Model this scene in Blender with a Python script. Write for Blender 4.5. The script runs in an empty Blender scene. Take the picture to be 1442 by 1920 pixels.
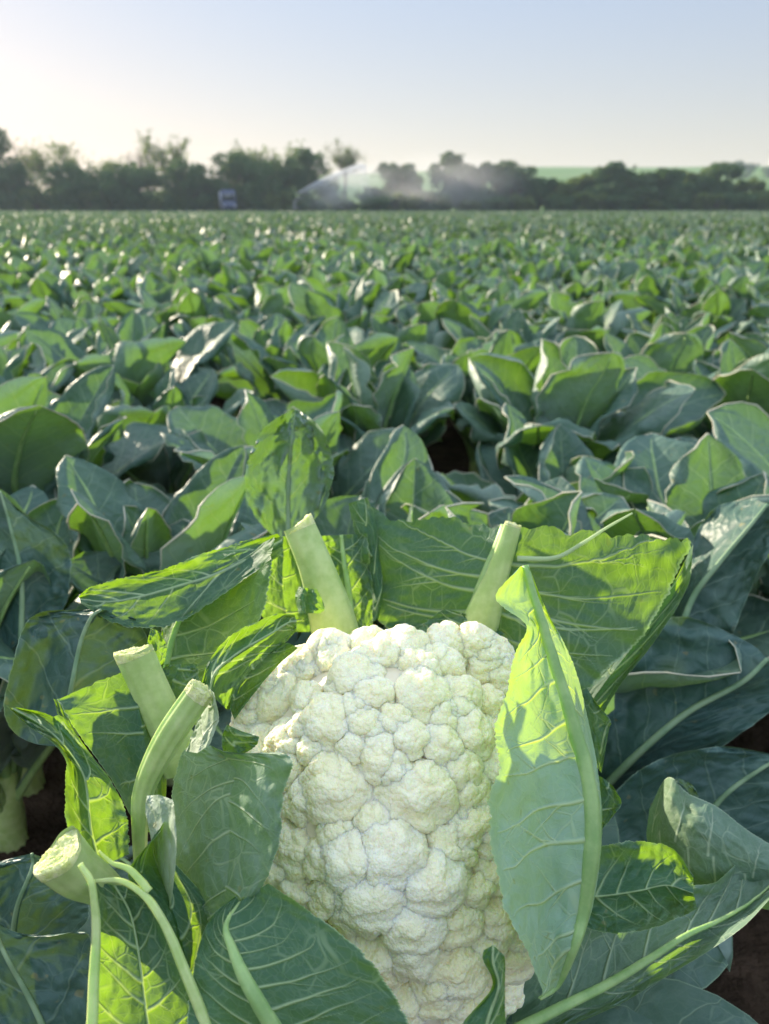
import bpy, math, random
import numpy as np
from mathutils import noise as mnoise, Vector
R = math.radians
rng = np.random.RandomState(7)
random.seed(7)
scene = bpy.context.scene
COL = scene.collection

# ------------------------------------------------------------------ camera
W0, H0 = 1442.0, 1920.0
F0 = 1442.0
CAMZ = 0.80
PITCH = math.atan((960 - 389) / F0)
cam = bpy.data.cameras.new('camera')
camo = bpy.data.objects.new('camera', cam)
COL.objects.link(camo)
camo.location = (0, 0, CAMZ)
camo.rotation_euler = (math.pi / 2 - PITCH, 0, 0)
cam.sensor_fit = 'VERTICAL'
cam.sensor_height = 36.0
cam.sensor_width = 27.04
cam.lens = 36.0 * F0 / H0
cam.clip_start = 0.01
cam.clip_end = 6000
cam.dof.use_dof = True
cam.dof.focus_distance = 0.47
cam.dof.aperture_fstop = 8.5
scene.camera = camo
FWD = np.array([0, math.cos(PITCH), -math.sin(PITCH)])
UP = np.array([0, math.sin(PITCH), math.cos(PITCH)])
RT = np.array([1.0, 0, 0])
CAM = np.array([0, 0, CAMZ])

def P(px, py, d):
    """a picked point of the photograph at d metres in front of the lens plane -> world"""
    return CAM + d * (FWD + RT * (px - 721) / F0 - UP * (py - 960) / F0)

def atY(px, py, Y):
    v = FWD + RT * (px - 721) / F0 - UP * (py - 960) / F0
    return CAM + v * (Y / v[1])

# ------------------------------------------------------------------ world, sun
SUN_EL, SUN_AZ = R(12.5), R(-48)
world = bpy.data.worlds.new('World')
scene.world = world
world.use_nodes = True
wn, wl = world.node_tree.nodes, world.node_tree.links
bg = wn['Background']
sky = wn.new('ShaderNodeTexSky')
sky.sky_type = 'NISHITA'
sky.sun_disc = False
sky.sun_elevation = SUN_EL
sky.sun_rotation = SUN_AZ
sky.altitude = 0
sky.air_density = 1.0
sky.dust_density = 1.0
sky.ozone_density = 1.0
def wmath(op, a, b=None, clamp=False):
    x = wn.new('ShaderNodeMath'); x.operation = op; x.use_clamp = clamp
    for i, q in enumerate((a, b)):
        if q is None: continue
        if isinstance(q, (int, float)): x.inputs[i].default_value = q
        else: wl.new(q, x.inputs[i])
    return x.outputs[0]
def wvec(op, a, b=None, sc=None):
    x = wn.new('ShaderNodeVectorMath'); x.operation = op
    for i, q in enumerate((a, b)):
        if q is None: continue
        if isinstance(q, tuple): x.inputs[i].default_value = q
        else: wl.new(q, x.inputs[i])
    if sc is not None: wl.new(sc, x.inputs['Scale'])
    return x.outputs['Value'] if op == 'DOT_PRODUCT' else x.outputs['Vector']
def wmix(f, a, b):
    x = wn.new('ShaderNodeMix'); x.data_type = 'RGBA'
    for k, q in ((0, f), (6, a), (7, b)):
        if isinstance(q, (int, float, tuple)): x.inputs[k].default_value = q
        else: wl.new(q, x.inputs[k])
    return x.outputs[2]
# a milky summer sky: the clear-sky model with its range of brightness evened out by thin high haze
lum = wvec('DOT_PRODUCT', sky.outputs[0], (.25, .65, .10))
even = wmath('MULTIPLY', wmath('POWER', wmath('MAXIMUM', lum, .001), -.63), 1.20)
scat = wvec('SCALE', sky.outputs[0], None, even)
grey = wn.new('ShaderNodeCombineXYZ'); root_l = wmath('MULTIPLY', wmath('POWER', wmath('MAXIMUM', lum, .001), .37), 1.20)
for i in range(3): wl.new(root_l, grey.inputs[i])
soft = wmix(.45, scat, grey.outputs[0])
tcw = wn.new('ShaderNodeTexCoord'); sepw = wn.new('ShaderNodeSeparateXYZ'); wl.new(tcw.outputs['Generated'], sepw.inputs[0])
zf = wmath('MULTIPLY', wmath('MAXIMUM', sepw.outputs[2], 0.0), 4.2, True)
tint = wmix(zf, (1.11, .945, .935, 1), (.94, .97, 1.13, 1))
zf2 = wn.new('ShaderNodeMapRange'); wl.new(sepw.outputs[2], zf2.inputs[0]); zf2.inputs[1].default_value = .24; zf2.inputs[2].default_value = .6
tint = wmix(zf2.outputs[0], tint, (1.08, 1.0, .92, 1))  # warm tint overhead, added to warm the light on the head
col = wvec('MULTIPLY', soft, tint)
high = wn.new('ShaderNodeMapRange'); high.interpolation_type = 'SMOOTHSTEP'; wl.new(sepw.outputs[2], high.inputs[0])  # overhead sky boosted beyond the model, added fill for the shaded head
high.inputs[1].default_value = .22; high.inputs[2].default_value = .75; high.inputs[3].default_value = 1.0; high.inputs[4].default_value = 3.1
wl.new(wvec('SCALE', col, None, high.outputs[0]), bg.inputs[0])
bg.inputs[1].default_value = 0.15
sun = bpy.data.lights.new('sun', 'SUN')
sun.energy = 5.0
sun.angle = R(0.6)
sun.color = (1.0, 0.86, 0.66)
suno = bpy.data.objects.new('sun', sun)
COL.objects.link(suno)
SD = Vector((math.sin(SUN_AZ) * math.cos(SUN_EL), math.cos(SUN_AZ) * math.cos(SUN_EL), math.sin(SUN_EL)))
suno.rotation_euler = SD.to_track_quat('Z', 'Y').to_euler()
suno.location = (-20, 20, 30)
scene.view_settings.view_transform = 'Standard'
scene.view_settings.look = 'None'
scene.view_settings.exposure = 1.15
scene.view_settings.gamma = 1.0
cy = scene.cycles
cy.max_bounces = 9
cy.diffuse_bounces = 4
cy.glossy_bounces = 2
cy.transmission_bounces = 4
cy.volume_bounces = 1
cy.volume_step_rate = 1.0
cy.sample_clamp_indirect = 6.0

# ------------------------------------------------------------------ helpers
def tag(o, label=None, cat=None, group=None, kind=None):
    if label: o['label'] = label
    if cat: o['category'] = cat
    if group: o['group'] = group
    if kind: o['kind'] = kind
    return o

def empty(name, loc, label, cat, group=None, rz=0):
    o = bpy.data.objects.new(name, None)
    o.empty_display_size = 0.05
    COL.objects.link(o)
    o.location = loc
    o.rotation_euler = (0, 0, rz)
    return tag(o, label, cat, group)

class MB:
    """collects vertices and faces; build() links them as ONE mesh"""
    def __init__(s):
        s.v, s.f4, s.f3, s.uv, s.st, s.mi4, s.mi3, s.n = [], [], [], [], [], [], [], 0
        s.vn = []
    def add(s, v, f4=None, f3=None, uv=None, st=None, mi=0, vn=None):
        v = np.asarray(v, dtype=np.float64).reshape(-1, 3)
        if f4 is not None and len(f4):
            f4 = np.asarray(f4); s.f4.append(f4 + s.n); s.mi4.append(np.full(len(f4), mi))
        if f3 is not None and len(f3):
            f3 = np.asarray(f3); s.f3.append(f3 + s.n); s.mi3.append(np.full(len(f3), mi))
        s.v.append(v); s.n += len(v)
        s.uv.append(np.zeros((len(v), 2)) if uv is None else uv)
        s.st.append(np.zeros((len(v), 2)) if st is None else st)
        s.vn.append(np.zeros(len(v)) if vn is None else vn)
    def mesh(s, name, mats, origin=(0, 0, 0), smooth=True):
        v = np.concatenate(s.v) - np.asarray(origin)
        q = np.concatenate(s.f4) if s.f4 else np.zeros((0, 4), int)
        t = np.concatenate(s.f3) if s.f3 else np.zeros((0, 3), int)
        me = bpy.data.meshes.new(name)
        me.vertices.add(len(v)); me.vertices.foreach_set('co', v.astype(np.float32).ravel())
        li = np.concatenate([q.ravel(), t.ravel()]).astype(np.int32)
        me.loops.add(len(li)); me.loops.foreach_set('vertex_index', li)
        npoly = len(q) + len(t)
        st_ = np.concatenate([np.arange(len(q)) * 4, len(q) * 4 + np.arange(len(t)) * 3]).astype(np.int32)
        me.polygons.add(npoly); me.polygons.foreach_set('loop_start', st_)
        mi = np.concatenate(s.mi4 + s.mi3).astype(np.int32) if (s.mi4 or s.mi3) else np.zeros(0, np.int32)
        me.polygons.foreach_set('material_index', mi)
        me.polygons.foreach_set('use_smooth', np.full(npoly, smooth))
        uv = np.concatenate(s.uv); stt = np.concatenate(s.st)
        l1 = me.uv_layers.new(name='metres'); l1.data.foreach_set('uv', uv[li].astype(np.float32).ravel())
        l2 = me.uv_layers.new(name='span'); l2.data.foreach_set('uv', stt[li].astype(np.float32).ravel())
        vn = np.concatenate(s.vn)
        if vn.any():
            l3 = me.uv_layers.new(name='veins'); l3.data.foreach_set('uv', np.stack([vn[li], vn[li]], -1).astype(np.float32).ravel())
        me.update(calc_edges=True)
        for m in (mats if isinstance(mats, (list, tuple)) else [mats]):
            me.materials.append(m)
        return me
    def build(s, name, mats, parent=None, origin=None, smooth=True):
        if origin is None:
            origin = (0, 0, 0)
            p = parent
            while p is not None:
                origin = np.asarray(origin) + np.array(p.location); p = p.parent
        me = s.mesh(name, mats, origin, smooth)
        o = bpy.data.objects.new(name, me)
        COL.objects.link(o)
        if parent is not None: o.parent = parent
        return o

def grid_faces(ns, nt):
    i, j = np.meshgrid(np.arange(ns - 1), np.arange(nt - 1), indexing='ij')
    a = i * nt + j
    return np.stack([a, a + 1, a + nt + 1, a + nt], -1).reshape(-1, 4)

def catmull(pts, s):
    """pts (n,k), s in 0..1 -> interpolated"""
    pts = np.asarray(pts, float); n = len(pts)
    if n == 2:
        return pts[0] + (pts[1] - pts[0]) * s[:, None]
    q = np.concatenate([[2 * pts[0] - pts[1]], pts, [2 * pts[-1] - pts[-2]]])
    u = np.clip(s, 0, 1) * (n - 1); i = np.minimum(u.astype(int), n - 2); f = (u - i)[:, None]
    p0, p1, p2, p3 = q[i], q[i + 1], q[i + 2], q[i + 3]
    return 0.5 * ((2 * p1) + (-p0 + p2) * f + (2 * p0 - 5 * p1 + 4 * p2 - p3) * f ** 2 + (-p0 + 3 * p1 - 3 * p2 + p3) * f ** 3)

def n1(x, seed, oct=3):
    """smooth 1-d noise, about -1..1"""
    x = np.asarray(x, float); out = np.zeros_like(x); a, fr, tot = 1.0, 1.0, 0
    r = np.random.RandomState(seed)
    for k in range(oct):
        tab = r.uniform(-1, 1, 512)
        u = x * fr; i = np.floor(u).astype(int); f = u - i; f = f * f * (3 - 2 * f)
        out += a * (tab[i % 512] * (1 - f) + tab[(i + 1) % 512] * f); tot += a
        a *= .5; fr *= 2.1
    return out / tot * 1.4

def n2(x, y, seed, oct=2):
    x = np.asarray(x, float); y = np.asarray(y, float); out = np.zeros(np.broadcast(x, y).shape); a, fr, tot = 1.0, 1.0, 0
    r = np.random.RandomState(seed)
    for k in range(oct):
        tab = r.uniform(-1, 1, (64, 64))
        u, v = x * fr, y * fr
        i, j = np.floor(u).astype(int), np.floor(v).astype(int)
        f, g = u - i, v - j; f = f * f * (3 - 2 * f); g = g * g * (3 - 2 * g)
        out += a * ((tab[i % 64, j % 64] * (1 - f) + tab[(i + 1) % 64, j % 64] * f) * (1 - g)
                    + (tab[i % 64, (j + 1) % 64] * (1 - f) + tab[(i + 1) % 64, (j + 1) % 64] * f) * g)
        tot += a; a *= .5; fr *= 2.1
    return out / tot * 1.4

def tube(mb, pts, rad, nseg=8, flat=1.0, mi=0, cap=True, up=(0, 0, 1), rough=0, seed=0, ridge=0, tri=0, nr_=7):
    """tapered tube through world points; flat squeezes it along the second axis"""
    pts = np.asarray(pts, float); n = len(pts)
    rad = np.broadcast_to(np.asarray(rad, float), (n,))
    T = np.gradient(pts, axis=0); T /= np.linalg.norm(T, axis=1)[:, None] + 1e-12
    A = np.cross(T, np.asarray(up, float)); ln = np.linalg.norm(A, axis=1)
    A[ln < 1e-3] = np.array([1, 0, 0]); A /= np.linalg.norm(A, axis=1)[:, None]
    B = np.cross(A, T)
    ang = np.linspace(0, 2 * math.pi, nseg, endpoint=False)
    rr = rad[:, None] * np.ones(nseg)
    if ridge: rr = rr * (1 + ridge * np.cos(ang * nr_ + .6)[None])
    if tri: rr = rr * (1 + tri * np.cos(ang * 3 + 1.0)[None])
    if rough:
        rr = rr * (1 + rough * n2(np.linspace(0, 9, n)[:, None], np.cos(ang)[None] * 2 + 5, seed))
    V = pts[:, None] + rr[..., None] * (np.cos(ang)[None, :, None] * A[:, None] + flat * np.sin(ang)[None, :, None] * B[:, None])
    i, j = np.meshgrid(np.arange(n - 1), np.arange(nseg), indexing='ij')
    a = i * nseg + j; b = i * nseg + (j + 1) % nseg
    f4 = np.stack([a, b, b + nseg, a + nseg], -1).reshape(-1, 4)
    d = np.concatenate([[0], np.cumsum(np.linalg.norm(np.diff(pts, axis=0), axis=1))])
    uv = np.stack([np.tile(ang * float(rad.mean()), n), np.repeat(d, nseg)], -1)
    f3 = None
    V = V.reshape(-1, 3)
    if cap:
        V = np.concatenate([V, [pts[0], pts[-1]]]); c0, c1 = n * nseg, n * nseg + 1
        k = np.arange(nseg)
        f3 = np.concatenate([np.stack([np.full(nseg, c0), (k + 1) % nseg, k], -1),
                             np.stack([np.full(nseg, c1), (n - 1) * nseg + k, (n - 1) * nseg + (k + 1) % nseg], -1)])
        uv = np.concatenate([uv, [[0, 0], [0, d[-1]]]])
    mb.add(V, f4, f3, uv=uv, mi=mi)

# ------------------------------------------------------------------ materials
def new_mat(name):
    m = bpy.data.materials.new(name); m.use_nodes = True
    nt = m.node_tree
    for n in list(nt.nodes): nt.nodes.remove(n)
    out = nt.nodes.new('ShaderNodeOutputMaterial')
    return m, nt, out

class NG:
    """small helper to write node graphs"""
    def __init__(s, nt): s.nt = nt
    def n(s, t, **k):
        x = s.nt.nodes.new(t)
        for a, b in k.items(): setattr(x, a, b)
        return x
    def l(s, a, b): s.nt.links.new(a, b)
    def inp(s, node, key, val):
        if isinstance(val, (int, float, tuple, list)): node.inputs[key].default_value = val
        else: s.l(val, node.inputs[key])
    def math(s, op, a, b=None, c=None, clamp=False):
        x = s.n('ShaderNodeMath', operation=op); x.use_clamp = clamp
        s.inp(x, 0, a)
        if b is not None: s.inp(x, 1, b)
        if c is not None: s.inp(x, 2, c)
        return x.outputs[0]
    def mix(s, fac, a, b, mode='MIX'):
        x = s.n('ShaderNodeMix', data_type='RGBA', blend_type=mode)
        s.inp(x, 0, fac); s.inp(x, 6, a); s.inp(x, 7, b)
        return x.outputs[2]
    def maprange(s, v, a, b, c=0.0, d=1.0, smooth=True):
        x = s.n('ShaderNodeMapRange'); x.interpolation_type = 'SMOOTHSTEP' if smooth else 'LINEAR'
        s.inp(x, 0, v); s.inp(x, 1, a); s.inp(x, 2, b); s.inp(x, 3, c); s.inp(x, 4, d)
        return x.outputs[0]
    def noise(s, vec, scale, detail=2, rough=.5, out=0, dist=0):
        x = s.n('ShaderNodeTexNoise'); s.inp(x, 'Scale', scale); s.inp(x, 'Detail', detail); s.inp(x, 'Roughness', rough)
        s.inp(x, 'Distortion', dist)
        if vec is not None: s.l(vec, x.inputs['Vector'])
        return x.outputs[out]
    def voro(s, vec, scale, feature='F1', rnd=1.0, out=0):
        x = s.n('ShaderNodeTexVoronoi', feature=feature); s.inp(x, 'Scale', scale); s.inp(x, 'Randomness', rnd)
        s.l(vec, x.inputs['Vector'])
        return x.outputs[out]
    def bump(s, h, strength, dist, normal=None):
        x = s.n('ShaderNodeBump'); s.inp(x, 'Strength', strength); s.inp(x, 'Distance', dist); s.l(h, x.inputs['Height'])
        if normal is not None: s.l(normal, x.inputs['Normal'])
        return x.outputs[0]

def leaf_material(name, ca, cb, vein, trans, bloom=(0.30, 0.38, 0.36, 1), lateral=True, tfac=0.42, vscale=1.0, veinamt=1.0, bloomamt=.45, rough=.58, puff=1.0, rimw=.978, under=0.0):
    m, nt, out = new_mat(name); g = NG(nt)
    uv = g.n('ShaderNodeUVMap', uv_map='metres').outputs[0]
    st = g.n('ShaderNodeUVMap', uv_map='span').outputs[0]
    oi = g.n('ShaderNodeObjectInfo')
    rnd = oi.outputs['Random']
    off = g.n('ShaderNodeVectorMath', operation='MULTIPLY_ADD')
    comb = g.n('ShaderNodeCombineXYZ'); g.l(rnd, comb.inputs[2])
    g.l(comb.outputs[0], off.inputs[0]); off.inputs[1].default_value = (0, 0, 13.7); g.l(uv, off.inputs[2])
    base_v = off.outputs[0]
    nz = g.n('ShaderNodeTexNoise'); nz.inputs['Scale'].default_value = 28; nz.inputs['Detail'].default_value = 2
    g.l(base_v, nz.inputs['Vector'])
    dv = g.n('ShaderNodeVectorMath', operation='MULTIPLY_ADD')
    sub = g.n('ShaderNodeVectorMath', operation='SUBTRACT'); g.l(nz.outputs['Color'], sub.inputs[0]); sub.inputs[1].default_value = (.5, .5, .5)
    g.l(sub.outputs[0], dv.inputs[0]); dv.inputs[1].default_value = (.016, .016, 0); g.l(base_v, dv.inputs[2])
    wv = dv.outputs[0]
    sep = g.n('ShaderNodeSeparateXYZ'); g.l(wv, sep.inputs[0])
    x, y = sep.outputs[0], sep.outputs[1]
    seps = g.n('ShaderNodeSeparateXYZ'); g.l(st, seps.inputs[0])
    t_, s_ = seps.outputs[0], seps.outputs[1]
    ax = g.math('ABSOLUTE', x)
    at = g.math('ABSOLUTE', t_)
    # fine networks
    vd = g.voro(wv, 62 / vscale, 'DISTANCE_TO_EDGE')
    tert = g.maprange(vd, 0.012, 0.05, 1, 0)
    vd2 = g.voro(wv, 210 / vscale, 'DISTANCE_TO_EDGE')
    quat = g.maprange(vd2, 0.0, 0.10, 1, 0)
    # not every cell wall shows
    gate = g.maprange(g.noise(wv, 30, 1), .42, .62)
    v = g.math('MAXIMUM', g.math('MULTIPLY', g.math('MULTIPLY', tert, gate), .40), g.math('MULTIPLY', quat, .13))
    if not lateral:
        vm = g.n('ShaderNodeSeparateXYZ'); g.l(g.n('ShaderNodeUVMap', uv_map='veins').outputs[0], vm.inputs[0])
        v = g.math('MAXIMUM', v, vm.outputs[0])
    if lateral:
        side = g.math('MULTIPLY', g.math('GREATER_THAN', x, 0.0), .47)
        c = g.math('MULTIPLY_ADD', g.math('SUBTRACT', y, g.math('MULTIPLY', ax, .85)), 27.0 / vscale, g.math('ADD', side, g.math('MULTIPLY', rnd, 7.3)))
        fr = g.math('ABSOLUTE', g.math('SUBTRACT', g.math('FRACT', c), .5))
        w = g.maprange(at, 0, 1, .050, .016, False)
        lat = g.math('SUBTRACT', 1.0, g.math('DIVIDE', fr, w), clamp=True)
        lat = g.math('POWER', lat, .6)
        v = g.math('MAXIMUM', v, lat)
    if lateral:
        mid = g.maprange(g.math('ABSOLUTE', t_), .012, .03, .9, 0)
        v = g.math('MAXIMUM', v, mid)
    v = g.math('MULTIPLY', v, veinamt)
    edge = g.maprange(at, rimw, .995)
    big = g.noise(wv, 14, 3, .6)
    col = g.mix(g.maprange(big, .35, .68), ca, cb)
    hsv = g.n('ShaderNodeHueSaturation'); g.l(g.math('MULTIPLY_ADD', rnd, .03, .485), hsv.inputs['Hue'])
    g.l(g.math('MULTIPLY_ADD', rnd, .35, .82), hsv.inputs['Value']); g.l(col, hsv.inputs['Color'])
    col = hsv.outputs[0]
    bl = g.math('MULTIPLY', g.maprange(g.noise(wv, 60, 5, .7), .25, .8, .45, 1.0), bloomamt * .85)
    if under:
        geo_ = g.n('ShaderNodeNewGeometry'); bl = g.math('ADD', bl, g.math('MULTIPLY', g.math('SUBTRACT', 1.0, geo_.outputs['Backfacing']), under), clamp=True)
    col = g.mix(bl, col, bloom)
    col = g.mix(g.maprange(g.noise(wv, 95, 2, .4), .70, .76, 0, .6), col, (.22, .20, .09, 1))      # specks of dirt and scuffs
    col = g.mix(g.maprange(g.noise(base_v, 9, 2), .62, .78, 0, .35), col, (.16, .22, .05, 1))     # a little yellowing
    col = g.mix(g.math('MULTIPLY', v, .85), col, vein)
    col = g.mix(g.math('MULTIPLY', edge, .75), col, vein)
    tcol = g.mix(g.maprange(big, .3, .7), trans, tuple(c * .72 for c in trans[:3]) + (1,))
    tcol = g.mix(g.math('MULTIPLY', v, .6), tcol, (min(1, trans[0] * 1.5 + .1), min(1, trans[1] * 1.15 + .05), trans[2] + .10, 1))
    h = g.math('ADD', g.math('MULTIPLY', v, .9), g.math('MULTIPLY', g.maprange(vd, 0, .35), .9 * puff))
    h = g.math('ADD', h, g.math('MULTIPLY', g.noise(wv, 300, 3), .25))
    nrm = g.bump(h, .55, .0016)
    pr = g.n('ShaderNodeBsdfPrincipled')
    g.l(col, pr.inputs['Base Color']); pr.inputs['Roughness'].default_value = rough
    pr.inputs['Specular IOR Level'].default_value = .32
    g.l(nrm, pr.inputs['Normal'])
    tr = g.n('ShaderNodeBsdfTranslucent'); g.l(tcol, tr.inputs[0]); g.l(nrm, tr.inputs['Normal'])
    mx = g.n('ShaderNodeMixShader'); mx.inputs[0].default_value = tfac
    g.l(pr.outputs[0], mx.inputs[1]); g.l(tr.outputs[0], mx.inputs[2])
    g.l(mx.outputs[0], out.inputs[0])
    return m

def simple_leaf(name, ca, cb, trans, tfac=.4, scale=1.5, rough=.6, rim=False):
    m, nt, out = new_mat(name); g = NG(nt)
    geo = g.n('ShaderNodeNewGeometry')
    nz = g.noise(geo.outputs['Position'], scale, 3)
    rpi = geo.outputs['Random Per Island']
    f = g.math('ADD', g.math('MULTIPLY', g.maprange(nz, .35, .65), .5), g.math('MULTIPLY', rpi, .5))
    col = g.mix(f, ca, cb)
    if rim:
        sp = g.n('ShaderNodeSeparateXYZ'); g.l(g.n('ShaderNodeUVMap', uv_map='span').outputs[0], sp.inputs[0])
        col = g.mix(g.math('MULTIPLY', g.maprange(g.math('ABSOLUTE', sp.outputs[0]), .80, .97), .8), col, (.50, .52, .42, 1))  # pale margins, widened and lightened to stand for sunlit edges
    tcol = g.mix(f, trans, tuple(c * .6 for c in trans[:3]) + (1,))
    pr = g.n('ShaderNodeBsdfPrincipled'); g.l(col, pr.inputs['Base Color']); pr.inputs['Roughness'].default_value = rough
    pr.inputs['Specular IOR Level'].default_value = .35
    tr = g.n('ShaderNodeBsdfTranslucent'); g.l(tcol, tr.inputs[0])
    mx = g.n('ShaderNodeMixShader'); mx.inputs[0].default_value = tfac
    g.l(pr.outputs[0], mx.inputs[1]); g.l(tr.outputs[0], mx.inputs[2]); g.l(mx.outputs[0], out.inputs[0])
    return m

def plain(name, ca, cb=None, scale=20, rough=.7, bump=0, bdist=.002, bscale=None, sss=0, sssr=(1, .8, .4), sssc=.003, trans=0, metal=0, spec=.4, coords='Object'):
    m, nt, out = new_mat(name); g = NG(nt)
    tc = g.n('ShaderNodeTexCoord').outputs[coords]
    pr = g.n('ShaderNodeBsdfPrincipled')
    if cb is not None: g.l(g.mix(g.maprange(g.noise(tc, scale, 4, .6), .35, .65), ca, cb), pr.inputs['Base Color'])
    else: pr.inputs['Base Color'].default_value = ca
    pr.inputs['Roughness'].default_value = rough; pr.inputs['Metallic'].default_value = metal
    pr.inputs['Specular IOR Level'].default_value = spec
    if bump: g.l(g.bump(g.noise(tc, bscale or scale, 5, .65), bump, bdist), pr.inputs['Normal'])
    if sss:
        pr.inputs['Subsurface Weight'].default_value = sss
        pr.inputs['Subsurface Radius'].default_value = sssr
        pr.inputs['Subsurface Scale'].default_value = sssc
    if trans:
        tr = g.n('ShaderNodeBsdfTranslucent'); tr.inputs[0].default_value = ca
        mx = g.n('ShaderNodeMixShader'); mx.inputs[0].default_value = trans
        g.l(pr.outputs[0], mx.inputs[1]); g.l(tr.outputs[0], mx.inputs[2]); g.l(mx.outputs[0], out.inputs[0])
    else: g.l(pr.outputs[0], out.inputs[0])
    return m

G_A, G_B = (0.014, 0.068, 0.052, 1), (0.026, 0.095, 0.052, 1)
VEIN = (0.42, 0.55, 0.34, 1)
TR = (0.36, 0.66, 0.010, 1)
M_hero = leaf_material('hero leaf', G_A, G_B, VEIN, TR, lateral=False, bloomamt=.42, bloom=(.15,.26,.24,1), tfac=.36)
M_field = leaf_material('field leaf', (0.028, 0.088, 0.070, 1), (0.042, 0.112, 0.070, 1), (0.30, 0.42, 0.28, 1), (0.24, 0.50, 0.02, 1), lateral=True, veinamt=.6, bloomamt=.42, tfac=.21, rough=.47, bloom=(.25,.34,.30,1), under=.42)
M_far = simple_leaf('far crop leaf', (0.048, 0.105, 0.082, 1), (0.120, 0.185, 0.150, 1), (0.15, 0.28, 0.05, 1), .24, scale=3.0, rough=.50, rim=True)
M_rib = plain('petiole green', (0.36, 0.50, 0.17, 1), (0.48, 0.60, 0.26, 1), 60, .42, .15, .0006, 300, sss=.35, sssr=(.7, 1, .25), sssc=.010)
M_vein = plain('vein pale', (0.62, 0.74, 0.46, 1), None, rough=.5, trans=.5)
M_ribdark = plain('dark leaf rib', (0.15, 0.26, 0.14, 1), (0.22, 0.32, 0.18, 1), 40, .45)  # darkened rib for the leaves that carry shade in their colour
M_ribg = plain('leaf rib green', (0.22, 0.37, 0.13, 1), (0.32, 0.47, 0.19, 1), 60, .42, .15, .0006, 300, sss=.3, sssr=(.7, 1, .25), sssc=.008)
M_rim = plain('pale leaf margin', (0.50, 0.53, 0.40, 1), (0.74, 0.70, 0.54, 1), 25, .38, trans=.25)  # pale margin, lightened further to stand for sun glints
M_shaded = leaf_material('shaded field leaf', (0.018, 0.062, 0.050, 1), (0.030, 0.082, 0.050, 1), (0.24, 0.34, 0.25, 1), (0.16, 0.30, 0.012, 1), lateral=True, veinamt=.4, bloomamt=.50, tfac=.10, rough=.45, bloom=(.11,.19,.18,1))  # darker, less translucent copy of the field leaf, shade put into its colour
M_pale = leaf_material('pale inner leaf', (0.17, 0.33, 0.22, 1), (0.20, 0.38, 0.23, 1), (.50,.64,.46,1), (0.50, 0.78, 0.012, 1), lateral=False, bloomamt=.70, bloom=(.45,.60,.60,1), tfac=.39)
M_mid = leaf_material('grey green leaf', (0.06, 0.15, 0.10, 1), (0.08, 0.18, 0.10, 1), (.45,.56,.40,1), (0.30, 0.58, 0.02, 1), lateral=False, bloomamt=.8, bloom=(.26,.36,.31,1), tfac=.30)
M_wax = leaf_material('waxy leaf back', (0.20, 0.34, 0.25, 1), (0.24, 0.38, 0.28, 1), (.55,.62,.50,1), (0.36, 0.62, 0.02, 1), lateral=False, bloomamt=.9, bloom=(.56,.60,.54,1), tfac=.25)  # waxy underside, whitened further so its colour gives the flaps' sun glare
M_cut = plain('cut pith', (0.62, 0.72, 0.26, 1), (0.80, 0.84, 0.46, 1), 200, .6, 1.0, .003, 420, sss=.4, sssr=(1, 1, .3), sssc=.006)
M_soil = plain('soil', (0.030, 0.020, 0.013, 1), (0.075, 0.050, 0.034, 1), 9, .95, 1.0, .05, 16, spec=.1)

# ------------------------------------------------------------------ terrain
def sheet(name, x0, x1, y0, y1, nx, ny, zf, mat, kind='structure', xs=None, ys=None):
    xs = np.linspace(x0, x1, nx) if xs is None else xs
    ys = np.linspace(y0, y1, ny) if ys is None else ys
    X, Y = np.meshgrid(xs, ys, indexing='ij'); Z = zf(X, Y)
    mb = MB(); mb.add(np.stack([X, Y, Z], -1).reshape(-1, 3), grid_faces(len(ys), len(xs)) if False else grid_faces(len(xs), len(ys))[:, ::-1])
    o = mb.build(name, mat); tag(o, kind=kind); return o

HILLX0 = atY(560, 389, 300)[0]
def hillz(X, Y):
    a = np.clip((Y - 150) / 330, 0, 1); a = a * a * (3 - 2 * a)
    # height of the ridge across: nothing at the far left, full on the right
    b = np.clip((X + 130) / 230, 0, 1); b = b * b * (3 - 2 * b)
    h = 20.5 * a * (0.72 + .28 * b) * np.clip((X + 210) / 150, 0, 1)
    return h + 1.6 * n2(X / 120 + 7, Y / 120 + 3, 5)*a
def groundz(X, Y):
    near = 0.02 * n2(X * 3 + 90, Y * 3 + 90, 3, 3) * (Y < 6) * (np.abs(X) < 5)
    return near + hillz(X, Y) * 0
ys = np.concatenate([np.linspace(-4, 4, 90), np.linspace(4.5, 110, 30), np.linspace(140, 900, 8)])
xs = np.concatenate([np.linspace(-900, -12, 10), np.linspace(-10, -3.2, 12), np.linspace(-3, 3, 70), np.linspace(3.2, 10, 12), np.linspace(12, 900, 10)])
sheet('ground', 0, 0, 0, 0, 0, 0, groundz, M_soil, xs=xs, ys=ys)

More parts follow.
